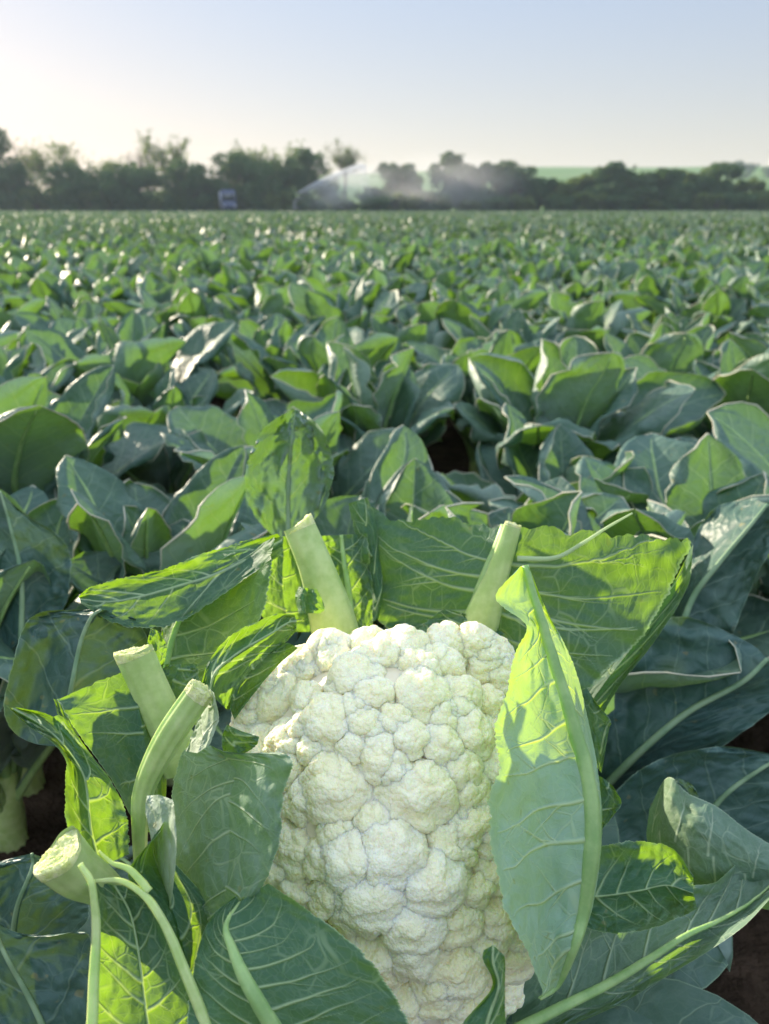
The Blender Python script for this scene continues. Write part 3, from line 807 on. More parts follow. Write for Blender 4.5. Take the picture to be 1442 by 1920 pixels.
# cut petioles
def stub(pts, rads, flat=.75, cutname='cut_face', up=(0, -.5, .4), cutshape=1.0, tri=0.0, ridge=.015):
    q = catmull(pts, np.linspace(0, 1, 26)); rr = catmull(np.array(rads)[:, None], np.linspace(0, 1, 26))[:, 0]
    mb = MB(); tube(mb, q, rr, 90, flat, cap=False, up=up, tri=tri, ridge=ridge, nr_=9)
    o = mb.build('petiole', M_rib, hero)
    # domed, crumbly cut end
    T = q[-1] - q[-3]; T /= np.linalg.norm(T)
    A = np.cross(T, np.array(up, float)); A /= np.linalg.norm(A); Bv = np.cross(A, T)
    nr, na = 30, 90
    rho = np.linspace(0, 1, nr); ang = np.linspace(0, 2 * math.pi, na, endpoint=False)
    sec = (1 + ridge * np.cos(ang * 9 + .6)) * (1 + tri * np.cos(ang * 3 + 1.0))
    X = rho[:, None] * np.cos(ang) * sec * rr[-1] * 1.01; Y = rho[:, None] * np.sin(ang) * sec * rr[-1] * 1.01 * flat
    H = .0008 + .0007 * n2(X * 1300 + 30, Y * 1300 + 30, 5, 3) + .0012 * n2(X * 260 + 30, Y * 260 + 30, 6, 2) * np.clip(1.2 - rho[:, None] ** 6, 0, 1) + .35 * rr[-1] * cutshape * X / rr[-1]
    H = np.where(rho[:, None] > .97, H - .0012, H)
    V = q[-1] + X[..., None] * A + Y[..., None] * Bv + H[..., None] * T
    # skirt down to the tube
    Vs = q[-2] + (V[-1] - q[-1] - H[-1][:, None] * T)
    V = np.concatenate([V, Vs[None]])
    n_ = nr + 1
    i, j = np.meshgrid(np.arange(n_ - 1), np.arange(na), indexing='ij'); a = i * na + j; b = i * na + (j + 1) % na
    mc = MB(); mc.add(V.reshape(-1, 3), np.stack([a, b, b + na, a + na], -1).reshape(-1, 4)); mc.build(cutname, M_cut, o)
    return o
stub([P(640,1240,.615), P(622,1160,.605), P(595,1070,.60), P(560,985,.60)], [.0200, .0180, .0138, .0124], flat=.62)
stub([P(350,1440,.505), P(318,1370,.500), P(285,1300,.495), P(250,1222,.490)], [.0150, .0125, .0118, .0120], cutshape=-.6, flat=.55, ridge=.03)
stub([P(880,1230,.60), P(905,1155,.59), P(935,1070,.58), P(962,984,.575)], [.017, .0135, .0085, .0064], cutshape=.1, flat=.6)
stub([P(268,1720,.48), P(262,1560,.455), P(270,1480,.445), P(312,1390,.43), P(378,1292,.425)], [.003, .0046, .0062, .0078, .0078], cutshape=.1, flat=.6, ridge=.05)
stub([P(240,1700,.42), P(190,1660,.41), P(150,1635,.40), P(112,1600,.39)], [.007, .010, .0125, .0138], cutshape=-.7, flat=.72, up=(.6, -.3, .6), tri=.12)
def rib_line(pts, r0, r1, nm='midrib'):
    q = catmull(pts, np.linspace(0, 1, 40)); mb = MB(); tube(mb, q, np.linspace(r0, r1, 40), 20, .7, up=(0, -.8, .5), rough=.12, seed=3, ridge=.08, nr_=5); return mb.build(nm, M_rib, hero)
rib_line([P(150,1620,.375), P(172,1660,.372), P(180,1740,.37), P(176,1840,.365), P(170,1960,.36)], .0014, .0028)
rib_line([P(178,1652,.385), P(225,1652,.385), P(272,1680,.383), P(312,1740,.38), P(350,1830,.375), P(400,1960,.37)], .0010, .0030)
rib_line([P(185,1595,.39), P(210,1618,.388), P(245,1632,.386), P(280,1672,.384)], .0006, .0022)
# dark curl on the stub
hero_leaf([(560,1150,575,1150,600,1150), (553,1120,575,1125,610,1140), (560,1100,578,1103,596,1105)], (.585,.578,.585), cup=-.008, jag=.04, rib=None, veins=False)

# ------------------------------------------------------------------ procedural plants
def proc_leaf(mb, az, elev, length, width, arch, fold, curl, ruf, seed, base=(0, 0, .06), ns=30, nt=17, pet=.22, twist=0., ribr=.006, side_curl=0, rims=True):
    """a whole leaf in plant coordinates: midrib rising at elev, arching over; blade rolled at the margins"""
    r = np.random.RandomState(seed)
    s = np.linspace(0, 1, ns)
    e = elev - arch * s ** 1.7
    dl = length / (ns - 1)
    h = np.concatenate([[0], np.cumsum(np.cos(e[:-1]) * dl)]); z = np.concatenate([[0], np.cumsum(np.sin(e[:-1]) * dl)])
    a = az + twist * s + .06 * n1(s * 3, seed)
    rad = np.array([math.cos(az), math.sin(az), 0]); tang = np.array([-math.sin(az), math.cos(az), 0])
    M = np.array(base) + h[:, None] * rad + z[:, None] * np.array([0, 0, 1.]) + (.10 * length * n1(s * 1.5, seed + 1) * s)[:, None] * tang
    T = np.gradient(M, axis=0); T /= np.linalg.norm(T, axis=1)[:, None]
    N0 = np.cross(T, tang); N0 /= np.linalg.norm(N0, axis=1)[:, None]; N0 = -N0 * np.sign((N0 @ rad))[:, None]   # inner face normal (towards the plant centre)
    ct, stt = np.cos(twist * s)[:, None], np.sin(twist * s)[:, None]
    S = np.cross(N0, T); S2 = S * ct + N0 * stt; N = np.cross(T, S2)
    tt = np.linspace(-1, 1, nt)
    u = np.clip((s - pet) / (1 - pet), 0, 1)
    w = width * (np.sin(math.pi * np.clip(u, 0, 1) ** 1.25) ** .60) * (.90 + .10 * n1(s * 5, seed + 2))
    w = np.where(s < pet, width * .07 * (.6 + .4 * n1(s * 12, seed)), w + width * .05 * (1 - u))
    w[-1] = .001
    X = w[:, None] * tt[None]
    al = np.abs(tt)[None]
    cl = curl * (1 + .7 * n1(s * 4 + 10, seed + 3))[:, None] * np.where(tt[None] > 0, 1 + side_curl, 1 - side_curl)
    # cross-section: cupped, margin rolled back over angle cl
    k = np.clip((al - .55) / .45, 0, 1)
    ang = cl * k ** 1.5
    xr = np.minimum(al, .55) + .45 * np.where(np.abs(ang) > 1e-3, np.sin(ang) / (ang + 1e-9), 1) * k
    zr = -.45 * np.where(np.abs(ang) > 1e-3, (1 - np.cos(ang)) / (ang + 1e-9), 0) * k
    Z = w[:, None] * (fold * al ** 1.3 + zr)
    rf = ruf * (al ** 2) * n2(s[:, None] * 7 + 5, tt[None] * 1.5 + 20, seed + 4, 3) + .35 * ruf * n2(s[:, None] * 9, tt[None] * 4 + 7, seed + 6, 2) * (al + .2) + .45 * ruf * n1(s * 22 + 3, seed + 9, 2)[:, None] * np.clip((al - .5) / .5, 0, 1) ** 2 * np.where(tt[None] > 0, 1, -.8)
    G = M[:, None] + (w[:, None] * np.sign(tt)[None] * xr)[..., None] * S2[:, None] + (Z + rf * (w / width)[:, None])[..., None] * N[:, None]
    # ragged outline along the leaf as well
    emit_leaf(mb, G, tt, 0)
    rr = ribr * (1 - s) ** .7 + .0010
    tube(mb, M[:-1] - N[:-1] * rr[:-1, None] * .6, rr[:-1], 7, .9, 1, True, up=(0.1, .1, 1))
    a0 = int(ns * .30)
    for jj in (0, -1) if rims else ():      # thick curled margin, a tube added to catch sun glints
        mr = .0003 + .0012 * np.clip(.3 + n1(s[a0:] * 7, seed + 8 + jj), 0, 1)
        tube(mb, G[a0:, jj], mr, 5, 1.0, 2, False, up=(0.1, .1, 1))
    return G

def plant_leaf_specs(kind, seed):
    r = np.random.RandomState(seed); L = []
    n = 16
    for k in range(n):
        f = k / (n - 1)      # 0 inner .. 1 outer
        az = k * 2.39996 + r.uniform(-.25, .25)
        elev = R(89 - 31 * f + r.uniform(-7, 7))
        length = (.37 + .08 * f) * r.uniform(.86, 1.14)
        width = (.072 + .030 * f) * r.uniform(.85, 1.2)
        arch = R(5 + 46 * f * r.uniform(.5, 1.2) + r.uniform(0, 20))
        L.append(dict(az=az, elev=elev, length=length, width=width, arch=arch, fold=r.uniform(.10, .50), curl=r.uniform(.6, 4.2) * r.choice([1, 1, 1, -.7]),
                      ruf=r.uniform(.018, .042), twist=r.uniform(-.6, .6), seed=int(seed * 100 + k), side_curl=r.uniform(-.5, .5)))
    return L

def proto_plant(seed):
    """one plant with every leaf a part"""
    root = empty('cauliflower_plant', (0, 0, 0), 'tmp', 'cauliflower plant')
    for sp in plant_leaf_specs(0, seed):
        mb = MB(); proc_leaf(mb, ns=38, nt=19, **sp); mb.build('leaf', [M_field, M_ribg, M_rim], root)
    mb = MB(); tube(mb, [(0, 0, -.02), (0, 0, .05), (.005, 0, .12)], [.022, .022, .018], 10); mb.build('stem', M_rib, root)
    return root
def proto_joined(seed, ns=16, nt=9):
    mb = MB()
    for sp in plant_leaf_specs(0, seed)[:14]:
        proc_leaf(mb, ns=ns, nt=nt, **sp)
    return mb.mesh('cauliflower_plant', [M_field, M_ribg, M_rim])

protos = [proto_plant(11 + i) for i in range(6)]
joined = [proto_joined(51 + i) for i in range(6)]
used = set()
def place_plant(x, y, rz, sc, label, group=None, full=True, k=0, zs=1.0, tilt=(0, 0)):
    if full:
        p = protos[k]
        if k not in used: root = p; used.add(k)
        else:
            root = p.copy(); COL.objects.link(root)
            for ch in p.children:
                c = ch.copy(); COL.objects.link(c); c.parent = root
    else:
        root = bpy.data.objects.new('cauliflower_plant', joined[k]); COL.objects.link(root)
    root.location = (x, y, 0); root.rotation_euler = (tilt[0], tilt[1], rz); root.scale = (sc, sc, sc * zs)
    root['label'] = label; root['category'] = 'cauliflower plant'
    if group: root['group'] = group
    return root

FIELD = 'cauliflower plants growing in the rows of the field'
pts = []
rr_ = np.random.RandomState(5)
ROWX, ROWY = .46, .41
for iy in range(0, 68):
    y = .95 + iy * ROWY
    for ix in range(-70, 71):
        x = ix * ROWX + (.28 if iy % 2 else 0) + rr_.uniform(-.09, .09)
        yy = y + rr_.uniform(-.08, .08)
        if abs(x) < .60 + yy * .64: pts.append((x, yy))
pts += [(.20, .88), (-.31, .93)]
pts.sort(key=lambda p: p[0] ** 2 + p[1] ** 2)
NFULL, NIND = 70, 290
for n_, (x, y) in enumerate(pts[:NIND]):
    full = n_ < NFULL
    dx = math.hypot(x, y)
    lab = 'leafy blue-green cauliflower plant among its many likes in the middle of the field'
    if not full: lab = 'small blurred cauliflower plant among its many likes farther back in the field'
    if n_ < 12:
        order = sorted(pts[:12]); lab = ('first', 'second', 'third', 'fourth', 'fifth', 'sixth', 'seventh', 'eighth', 'ninth', 'tenth', 'eleventh', 'twelfth')[order.index((x, y))] + ' from the left of the nearest cauliflower plants standing behind the sharp white head'
    place_plant(x, y, rr_.uniform(0, 6.28), rr_.uniform(1.02, 1.22), lab, FIELD + (' nearby' if full else ' farther back'), full, rr_.randint(6), rr_.uniform(.86, .98))

# the rest of the field, one mass
def field_mass():
    R2 = np.random.RandomState(9)
    far = pts[NIND:]
    P0 = list(far)
    y = .95 + 68 * ROWY
    ymax_list = max(p[1] for p in pts)
    while y < 103:
        step = .56 if y < 60 else .75
        xs_ = np.arange(-(1.0 + y * .64), 1.0 + y * .64, step)
        xs_ = xs_ + R2.uniform(-.15, .15, len(xs_))
        P0 += [(a, y + R2.uniform(-.12, .12)) for a in xs_]
        y += .50 if y < 60 else .7
    P0 = np.array(P0); n = len(P0)
    mb = MB()
    dist = np.hypot(P0[:, 0], P0[:, 1])
    for (lo, hi, nl, ns, nt) in ((0, 24, 13, 6, 5), (24, 48, 10, 4, 3), (48, 200, 7, 4, 3)):
        Q = P0[(dist >= lo) & (dist < hi)]; m = len(Q)
        if not m: continue
        N = m * nl
        bx = np.repeat(Q[:, 0], nl); by = np.repeat(Q[:, 1], nl)
        hs = np.repeat(R2.uniform(1.0, 1.2, m), nl)
        az = R2.uniform(0, 2 * math.pi, N); f = R2.uniform(0, 1, N)
        el = R(84) - R(42) * f + R2.uniform(-.12, .12, N); Lh = (.38 + .08 * f) * R2.uniform(.88, 1.12, N) * hs
        wd = (.078 + .030 * f) * R2.uniform(.85, 1.2, N); ar = R(10) + R(70) * f * R2.uniform(.4, 1.2, N)
        s = np.linspace(.25, 1, ns); tt = np.linspace(-1, 1, nt)
        e = el[:, None] - ar[:, None] * s[None] ** 1.7
        h = Lh[:, None] * (s[None]) * np.cos((el[:, None] + e) / 2); z = .05 + Lh[:, None] * s[None] * np.sin((el[:, None] + e) / 2)
        u = (s - .25) / .75; w = wd[:, None] * (np.sin(math.pi * np.clip(u, .06, .96) ** .8) ** .62)[None]
        ca, sa = np.cos(az), np.sin(az)
        tw = R2.uniform(-.7, .7, N)
        cu = R2.uniform(-.5, .8, N)
        # vertices N,ns,nt
        X = bx[:, None, None] + h[..., None] * ca[:, None, None] - (w[..., None] * tt) * sa[:, None, None] * np.cos(tw)[:, None, None]
        Y = by[:, None, None] + h[..., None] * sa[:, None, None] + (w[..., None] * tt) * ca[:, None, None] * np.cos(tw)[:, None, None]
        Z = z[..., None] + (w[..., None] * tt) * np.sin(tw)[:, None, None] * .6
        inw = (w[..., None] * np.abs(tt) ** 1.5) * cu[:, None, None]
        X = X - inw * ca[:, None, None]; Y = Y - inw * sa[:, None, None]; Z = Z + inw * .3
        X = X + R2.normal(0, .008, X.shape); Z = Z + R2.normal(0, .008, Z.shape)
        V = np.stack([X, Y, Z], -1).reshape(-1, 3)
        gf = grid_faces(ns, nt)
        F = (gf[None] + (np.arange(N) * ns * nt)[:, None, None]).reshape(-1, 4)
        sp_ = np.stack([np.broadcast_to(tt[None], (ns, nt)), np.zeros((ns, nt))], -1).reshape(-1, 2)
        mb.add(V, F, st=np.tile(sp_, (N, 1)))
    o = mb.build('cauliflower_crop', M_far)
    tag(o, 'distant mass of cauliflower leaves reaching to the far edge of the field', 'crop', None, 'stuff')
field_mass()

# ------------------------------------------------------------------ neighbours with leaves seen large
def neighbour(x, y, label, procs):
    root = empty('cauliflower_plant', (x, y, 0), label, 'cauliflower plant')
    for sp in procs:
        mb = MB(); G = proc_leaf(mb, ns=44, nt=31, rims=False, **sp)
        o = mb.build('leaf', [M_field, M_ribg, M_rim], root, origin=(0, 0, 0))
    mb = MB(); tube(mb, [(0, 0, -.02), (0, 0, .05), (.005, 0, .12)], [.022, .022, .018], 10); mb.build('stem', M_rib, root, origin=(0, 0, 0))
    return root
nR = neighbour(.62, .62, 'cauliflower plant close on the right with broad dark leaves, one rolled edge in the sun', [
    dict(az=4.4, elev=.6, length=.42, width=.10, arch=1.0, fold=.2, curl=.6, ruf=.01, seed=902),
    dict(az=.5, elev=1.0, length=.45, width=.11, arch=.9, fold=.2, curl=.6, ruf=.01, seed=904),
    dict(az=1.6, elev=1.1, length=.45, width=.11, arch=.9, fold=.2, curl=.6, ruf=.01, seed=905)])
nL = neighbour(-.50, .80, 'cauliflower plant close on the left, dark leaves with pale sunlit rims behind the torn leaf', plant_leaf_specs(0, 95))
nM = neighbour(-.10, .84, 'cauliflower plant right behind the top of the white head, left of its tallest cut leaf', plant_leaf_specs(0, 93))
FK = dict(mat=M_shaded, veins=False, rnd=.22, ribmat=M_ribdark)
# right neighbour's shaped leaves
hero_leaf([(1214,1600,1212,1560,1218,1515,.66,.64,.66), (1240,1650,1238,1560,1252,1456,.63,.60,.62), (1290,1690,1288,1590,1290,1486,.61,.575,.60), (1345,1700,1345,1610,1345,1512,.60,.57,.59), (1400,1700,1400,1640,1402,1556,.60,.57,.585), (1460,1710,1460,1660,1460,1592,.60,.57,.58)], (.6,.6,.6), mat=M_mid, parent=nR, cup=-.010, ruf=.006, jag=.02, rib=None, nv=4, vslope=.05)
hero_leaf([(1262,1455,1280,1462,1300,1468), (1270,1480,1290,1485,1312,1500), (1290,1510,1300,1512,1312,1516)], (.60,.605,.61), parent=nR, rib=None, jag=.02, **FK)
hero_leaf([(1130,1620,1200,1640,1500,1640), (1150,1490,1300,1560,1500,1600), (1230,1425,1360,1490,1520,1540), (1340,1400,1430,1440,1530,1480), (1420,1402,1470,1420,1530,1440)], (.70,.71,.72), parent=nR, cup=.01, ruf=.012, jag=.02, rib=(.0035,.001), **FK)
hero_leaf([(1105,1480,1120,1490,1180,1530), (1110,1330,1200,1410,1330,1420), (1185,1215,1290,1335,1440,1340), (1262,1155,1390,1280,1500,1290), (1400,1180,1440,1235,1510,1240)], (.78,.76,.78), parent=nR, cup=.014, ruf=.012, jag=.02, rib=(.004,.002), **FK)
hero_leaf([(1255,1230,1270,1200,1370,1215), (1268,1130,1300,1120,1385,1170), (1285,1050,1345,1060,1420,1080), (1325,965,1395,1000,1450,1030), (1385,920,1440,945,1480,990)], (.90,.83,.83), parent=nR, cup=.012, ruf=.012, jag=.03, rib=(.0035,.0016), **FK)
# left neighbour's
hero_leaf([(-20,1400,110,1400,250,1330), (10,1290,130,1310,300,1290), (38,1185,150,1210,290,1220), (70,1150,170,1160,260,1165), (130,1140,190,1143,235,1148)], (.54,.535,.55), parent=nL, cup=.01, ruf=.012, jag=.03, rib=(.002,.001), **FK)
hero_leaf([(-60,1300,40,1200,110,1180), (-60,1080,40,1080,132,1100), (-60,980,20,990,125,1020), (-60,900,0,920,30,950)], (.86,.84,.85), parent=nL, cup=.012, ruf=.012, jag=.03, rib=(.003,.001), **FK)
hero_leaf([(-80,1900,20,1820,165,1760), (-60,1740,30,1710,170,1700), (-40,1640,60,1630,170,1650), (-20,1615,60,1600,120,1618)], (.52,.52,.50), parent=hero, cup=.01, ruf=.01, jag=.02, rib=(.002,.001), **FK)
hero_leaf([(20,2010,110,1990,200,1960), (-30,1900,60,1880,180,1850), (-80,1780,10,1790,165,1750), (-90,1710,-20,1720,60,1770)], (.47,.47,.47), parent=hero, cup=.01, ruf=.01, jag=.02, rib=(.002,.001), **FK)

# taller leaves of the left neighbour, and of the plant straight behind
hero_leaf([(480,1010,540,1015,590,1005), (455,900,540,905,628,900), (478,825,548,815,618,832), (515,775,555,768,592,778)], (.72,.76,.73), parent=nM, cup=.010, ruf=.03, jag=.06, rib=(.003,.001), **{**FK, 'mat': M_field})
# lower leaves of the big plant, round its foot
for k in range(11):
    az = k * 2 * math.pi / 11 + .3
    mb = MB(); proc_leaf(mb, az, R(38 + 10 * (k % 2)), .34, .095, R(45), .25, .5, .010, 700 + k, base=(0, 0, .10), ns=36, nt=25, rims=False)
    o = mb.build('leaf', [M_field, M_ribg, M_rim], hero, origin=(0, 0, 0))

# ------------------------------------------------------------------ trees
M_bark = plain('bark', (.09, .07, .055, 1), (.16, .13, .10, 1), 3, .9)
M_treeD = simple_leaf('tree leaves dark', (.032, .090, .040, 1), (.080, .155, .055, 1), (.10, .19, .03, 1), .35, .7)
M_treeL = simple_leaf('tree leaves olive', (.06, .10, .035, 1), (.11, .16, .05, 1), (.20, .30, .05, 1), .4, .7)
M_treeB = simple_leaf('tree buds', (.13, .12, .08, 1), (.20, .18, .12, 1), (.25, .25, .10, 1), .4, .7)

def leaf_cards(c, n, size, r):
    """n small bent leaf clumps around centres c (m,3)"""
    N = len(c)
    d1 = r.normal(0, 1, (N, 3)); d1 /= np.linalg.norm(d1, axis=1)[:, None]
    d2 = np.cross(d1, r.normal(0, 1, (N, 3))); d2 /= np.linalg.norm(d2, axis=1)[:, None]
    s = (size * r.uniform(.5, 1.4, N))[:, None]
    b = np.cross(d1, d2) * s * .35
    V = np.stack([c - d1 * s, c + d2 * s * .5 + b, c + d1 * s, c - d2 * s * .5 + b], 1).reshape(-1, 3)
    F = np.arange(N * 4).reshape(N, 4)
    return V, F

def tree(px, ytop, wpx, kind, Y, label, seed):
    r = np.random.RandomState(seed)
    base = atY(px, 389, Y); top = atY(px, ytop, Y)
    X0 = base[0]; Hh = top[2]; Wd = 1.12 * wpx * .93 * Y / F0 / 2
    root = empty('tree', (X0, Y, 0), label, 'tree')
    tr = MB(); limbs = []
    th = Hh * {'bare': .35, 'round': .50}.get(kind, .28)
    tube(tr, catmull([(0, 0, -.1), (r.uniform(-.1, .1), 0, th * .6), (r.uniform(-.3, .3), r.uniform(-.3, .3), th), (r.uniform(-.3, .3), 0, Hh * .62)], np.linspace(0, 1, 10)), np.linspace(.03 * Hh, .008 * Hh, 10), 8)
    tips = []
    def branch(p, d, L, rad, lvl):
        n = 5
        q = [p]; dd = d.copy()
        for i in range(n):
            dd = dd + r.normal(0, .16, 3) + np.array([0, 0, .06]); dd /= np.linalg.norm(dd)
            q.append(q[-1] + dd * L / n)
        q = np.array(q)
        sc = max(abs(q[-1][0]) / (Wd * 1.05), q[-1][2] / (Hh * 1.0))
        tube(tr, q, np.linspace(rad, rad * .45, n + 1), 4 if lvl > 1 else 5, cap=False)
        tips.append(q[-1]); tips.append(q[3])
        if lvl < (4 if kind in ('bare', 'round') else 3):
            for k in range(r.randint(2, 5) if lvl > 0 else 4):
                i = r.randint(2, n + 1)
                nd = dd + r.normal(0, .62, 3); nd[2] += .25; nd /= np.linalg.norm(nd)
                branch(q[i], nd, L * r.uniform(.55, .75), rad * .5, lvl + 1)
    nb = {'bare': 7, 'round': 12}.get(kind, 6)
    for k in range(nb):
        a = k * 2 * math.pi / nb + r.uniform(-.4, .4)
        z0 = th * r.uniform(.6, 1.5)
        if kind == 'round': z0 = th * r.uniform(.9, 1.25)
        d = np.array([math.cos(a) * .75, math.sin(a) * .75, r.uniform(.5, 1.4)]); d /= np.linalg.norm(d)
        branch(np.array([0, 0, z0]), d, {'bare': Hh * .26, 'round': Wd * .62}.get(kind, min(Hh * .30, Wd * .75)), .009 * Hh, 0)
    # squeeze branches into the outline
    V = np.concatenate(tr.v)
    mx = np.percentile(np.abs(V[:, 0]), 99.6); mz = V[:, 2].max()
    fx, fz = Wd / mx, Hh / mz
    for a in tr.v:
        k_ = np.clip(a[:, 2] / th, 0, 1)
        a[:, 0] *= 1 + (fx - 1) * k_; a[:, 1] *= 1 + (fx - 1) * k_; a[:, 2] *= fz
    tp = np.array(tips) * np.array([fx, fx, fz])
    tr.build('trunk', M_bark, root, origin=(0, 0, 0))
    cr = MB()
    if kind == 'dense':
        # lumpy crown: many lobes at branch tips and around, gaps between
        m = 34
        lob = []
        for k in range(m):
            zf = r.uniform(.08, .95); rw = math.sqrt(max(.05, 1 - (abs(zf - .45) / .58) ** 2.2)) * .85
            a = r.uniform(0, 6.28); q = math.sqrt(r.uniform(0, 1))
            lob.append((Wd * rw * q * math.cos(a), Wd * rw * q * math.sin(a), Hh * zf, r.uniform(.16, .34) * Wd))
        C = []
        for (a, b, c, l) in lob:
            nn = int(150 * (l / (.25 * Wd)) ** 2)
            d = r.normal(0, 1, (nn, 3)); d /= np.linalg.norm(d, axis=1)[:, None]
            C.append(np.array([a, b, c]) + d * l * (r.uniform(.3, 1.0, nn) ** .5)[:, None] * np.array([1, 1, .85]))
        k = r.randint(0, len(tp), 900); C.append(tp[k] + r.normal(0, .05 * Wd, (900, 3)))
        C = np.concatenate(C); C = C[(C[:, 2] > .1) & (C[:, 2] < Hh * 1.02)]
        V, F = leaf_cards(C, 0, .20, r); cr.add(V, F)
        mt = M_treeD
    elif kind == 'airy':
        k = r.randint(0, len(tp), 2300); C = tp[k] + r.normal(0, .06 * Wd, (2300, 3))
        lowC = np.stack([r.normal(0, .45 * Wd, 1800), r.normal(0, .4 * Wd, 1800), r.uniform(.2, .5 * Hh, 1800)], -1)
        C = np.concatenate([C, lowC]); C = C[C[:, 2] > .1]
        V, F = leaf_cards(C, 0, .17, r); cr.add(V, F); mt = M_treeL
    elif kind == 'olive':
        m = 40; C = []
        for k in range(m):
            zf = r.uniform(.06, .93); rw = math.sqrt(max(.05, 1 - (abs(zf - .42) / .60) ** 2.2)) * .85
            a = r.uniform(0, 6.28); q = math.sqrt(r.uniform(0, 1)); l = r.uniform(.15, .30) * Wd
            d = r.normal(0, 1, (150, 3)); d /= np.linalg.norm(d, axis=1)[:, None]
            C.append(np.array([Wd * rw * q * math.cos(a), Wd * rw * q * math.sin(a), Hh * zf]) + d * l * (r.uniform(.3, 1.0, 150) ** .5)[:, None])
        C = np.concatenate(C); C = C[C[:, 2] > .1]
        V, F = leaf_cards(C, 0, .20, r); cr.add(V, F); mt = M_treeL
    elif kind == 'round':
        k = r.randint(0, len(tp), 2600); C = tp[k] + r.normal(0, .07 * Wd, (2600, 3)); C = C[C[:, 2] > .42 * Hh]
        V, F = leaf_cards(C, 0, .085, r); cr.add(V, F); mt = M_treeL
    else:
        k = r.randint(0, len(tp), 1500); C = tp[k] + r.normal(0, .035 * Wd, (1500, 3)); C = C[C[:, 2] > .3 * Hh]
        V, F = leaf_cards(C, 0, .07, r); cr.add(V, F); mt = M_treeB
    cr.build('crown', mt, root, origin=(0, 0, 0), smooth=False)
    return root

TREES = [
 (-8,240,105,'dense',103,'tall dark tree cut by the left edge of the photo'),
 (30,300,90,'dense',101,'low dark round tree right beside the tall one at the left edge'),
 (62,266,70,'bare',108,'thin nearly bare tree rising pale behind the left end of the hedge'),
 (112,262,120,'airy',107,'loose pale green tree, widest of the see-through crowns at the left'),
 (140,308,100,'dense',102,'low dark tree under the loose pale crown at the left'),
 (212,292,90,'airy',106,'see-through tree with ragged top between the two pale tree groups'),
 (200,325,110,'dense',101,'low broad dark bush under the ragged see-through tree'),
 (285,250,85,'bare',109,'pinkish bare tree with spreading twigs, left one of the tall pair'),
 (330,250,85,'airy',107,'tall thin-leaved tree, right one of the tall pair'),
 (258,305,110,'dense',102,'dark round tree below the pinkish bare tree'),
 (352,300,95,'dense',101,'dark tree below the tall thin-leaved tree'),
 (395,335,70,'dense',103,'lowest dark bush left of the blue van'),
 (442,282,95,'dense',103,'dark green tree just behind the blue van'),
 (478,268,80,'airy',107,'olive see-through tree top left of the twin dark crowns'),
 (528,264,100,'airy',106,'feathery tree top in the centre of the dark clump by the spray'),
 (500,300,120,'dense',102,'broad dark tree beneath the feathery top'),
 (572,282,85,'dense',104,'dark tree at the right end of the clump, behind the water jet'),
 (648,260,66,'round',110,'small round leafless tree alone above the water jet'),
 (745,306,80,'dense',108,'grey misty tree just right of the water spray'),
 (700,352,70,'dense',109,'low misty bush inside the spray'),
 (800,360,90,'dense',108,'low misty bush between the two grey misty trees'),
 (843,286,72,'dense',106,'tall narrow grey tree standing in drifting mist'),
 (905,302,80,'dense',105,'misty tree with small pointed top, right of the tall narrow one'),
 (962,304,92,'dense',105,'broad misty tree last before the gap with the green hill'),
 (1012,335,60,'dense',104,'low tree at the left side of the hill gap'),
 (1052,340,62,'olive',104,'low olive bush in the gap below the green hill'),
 (1088,328,70,'olive',105,'olive bush left of the tallest dark tree on the right'),
 (1146,306,84,'dense',104,'tallest round dark tree against the hill on the right'),
 (1120,345,70,'dense',103,'dark bush at the foot of the tallest right-hand tree'),
 (1205,324,72,'dense',105,'dark round tree right of the tallest one'),
 (1240,318,76,'dense',104,'dark broad tree in the middle of the right-hand row'),
 (1270,345,80,'dense',103,'low dark bush before the right-hand row'),
 (1295,318,70,'olive',105,'olive tree between two dark ones in the right-hand row'),
 (1346,308,92,'dense',104,'large dark tree near the right end of the row'),
 (1396,336,66,'olive',104,'last green bush at the right end of the row'),
 (1440,356,40,'dense',103,'small dark bush at the right edge of the photo'),
 (1180,352,60,'dense',102,'small dark bush between the tallest tree and the next one on the right'),
]
TREES += [
 (615,318,70,'airy',108,'thin-leaved bush between the dark clump and the round leafless tree'),
 (772,330,70,'dense',109,'rounded grey bush leaning on the misty tree right of the spray'),
 (870,330,70,'dense',107,'low bush filling the gap between the tall narrow tree and the pointed one'),
 (1105,338,60,'dense',106,'low bush just left of the tallest round tree at the right'),
 (1320,335,80,'dense',103,'low dark bush under the olive tree on the right'),
]
bush_proto = []
for k in range(26):
    bx = 20 + k * 57 + random.uniform(-12, 12)
    if k < 4:
        b_ = tree(bx, 362, 70, 'olive' if k % 2 else 'dense', 100.5, 'low bush in the hedge along the far edge of the field', 700 + k); b_.name = 'hedge_bush'; bush_proto.append(b_)
    else:
        src = bush_proto[k % 4]; b_ = src.copy(); COL.objects.link(b_)
        for ch in src.children:
            c_ = ch.copy(); COL.objects.link(c_); c_.parent = b_
        b_.location = (atY(bx, 389, 100.5)[0], 100.5 + random.uniform(-.8, .8), 0); b_.rotation_euler = (0, 0, random.uniform(0, 6.28)); sc_ = random.uniform(.55, 1.0); b_.scale = (sc_ * 1.1, sc_ * 1.1, sc_)
    b_['category'] = 'bush'; b_['group'] = 'low bushes in the hedge under the trees'
for k, (px, yt, w, kd, Y, lb) in enumerate(TREES):
    tree(px, yt, w, kd, Y, lb, 300 + k)
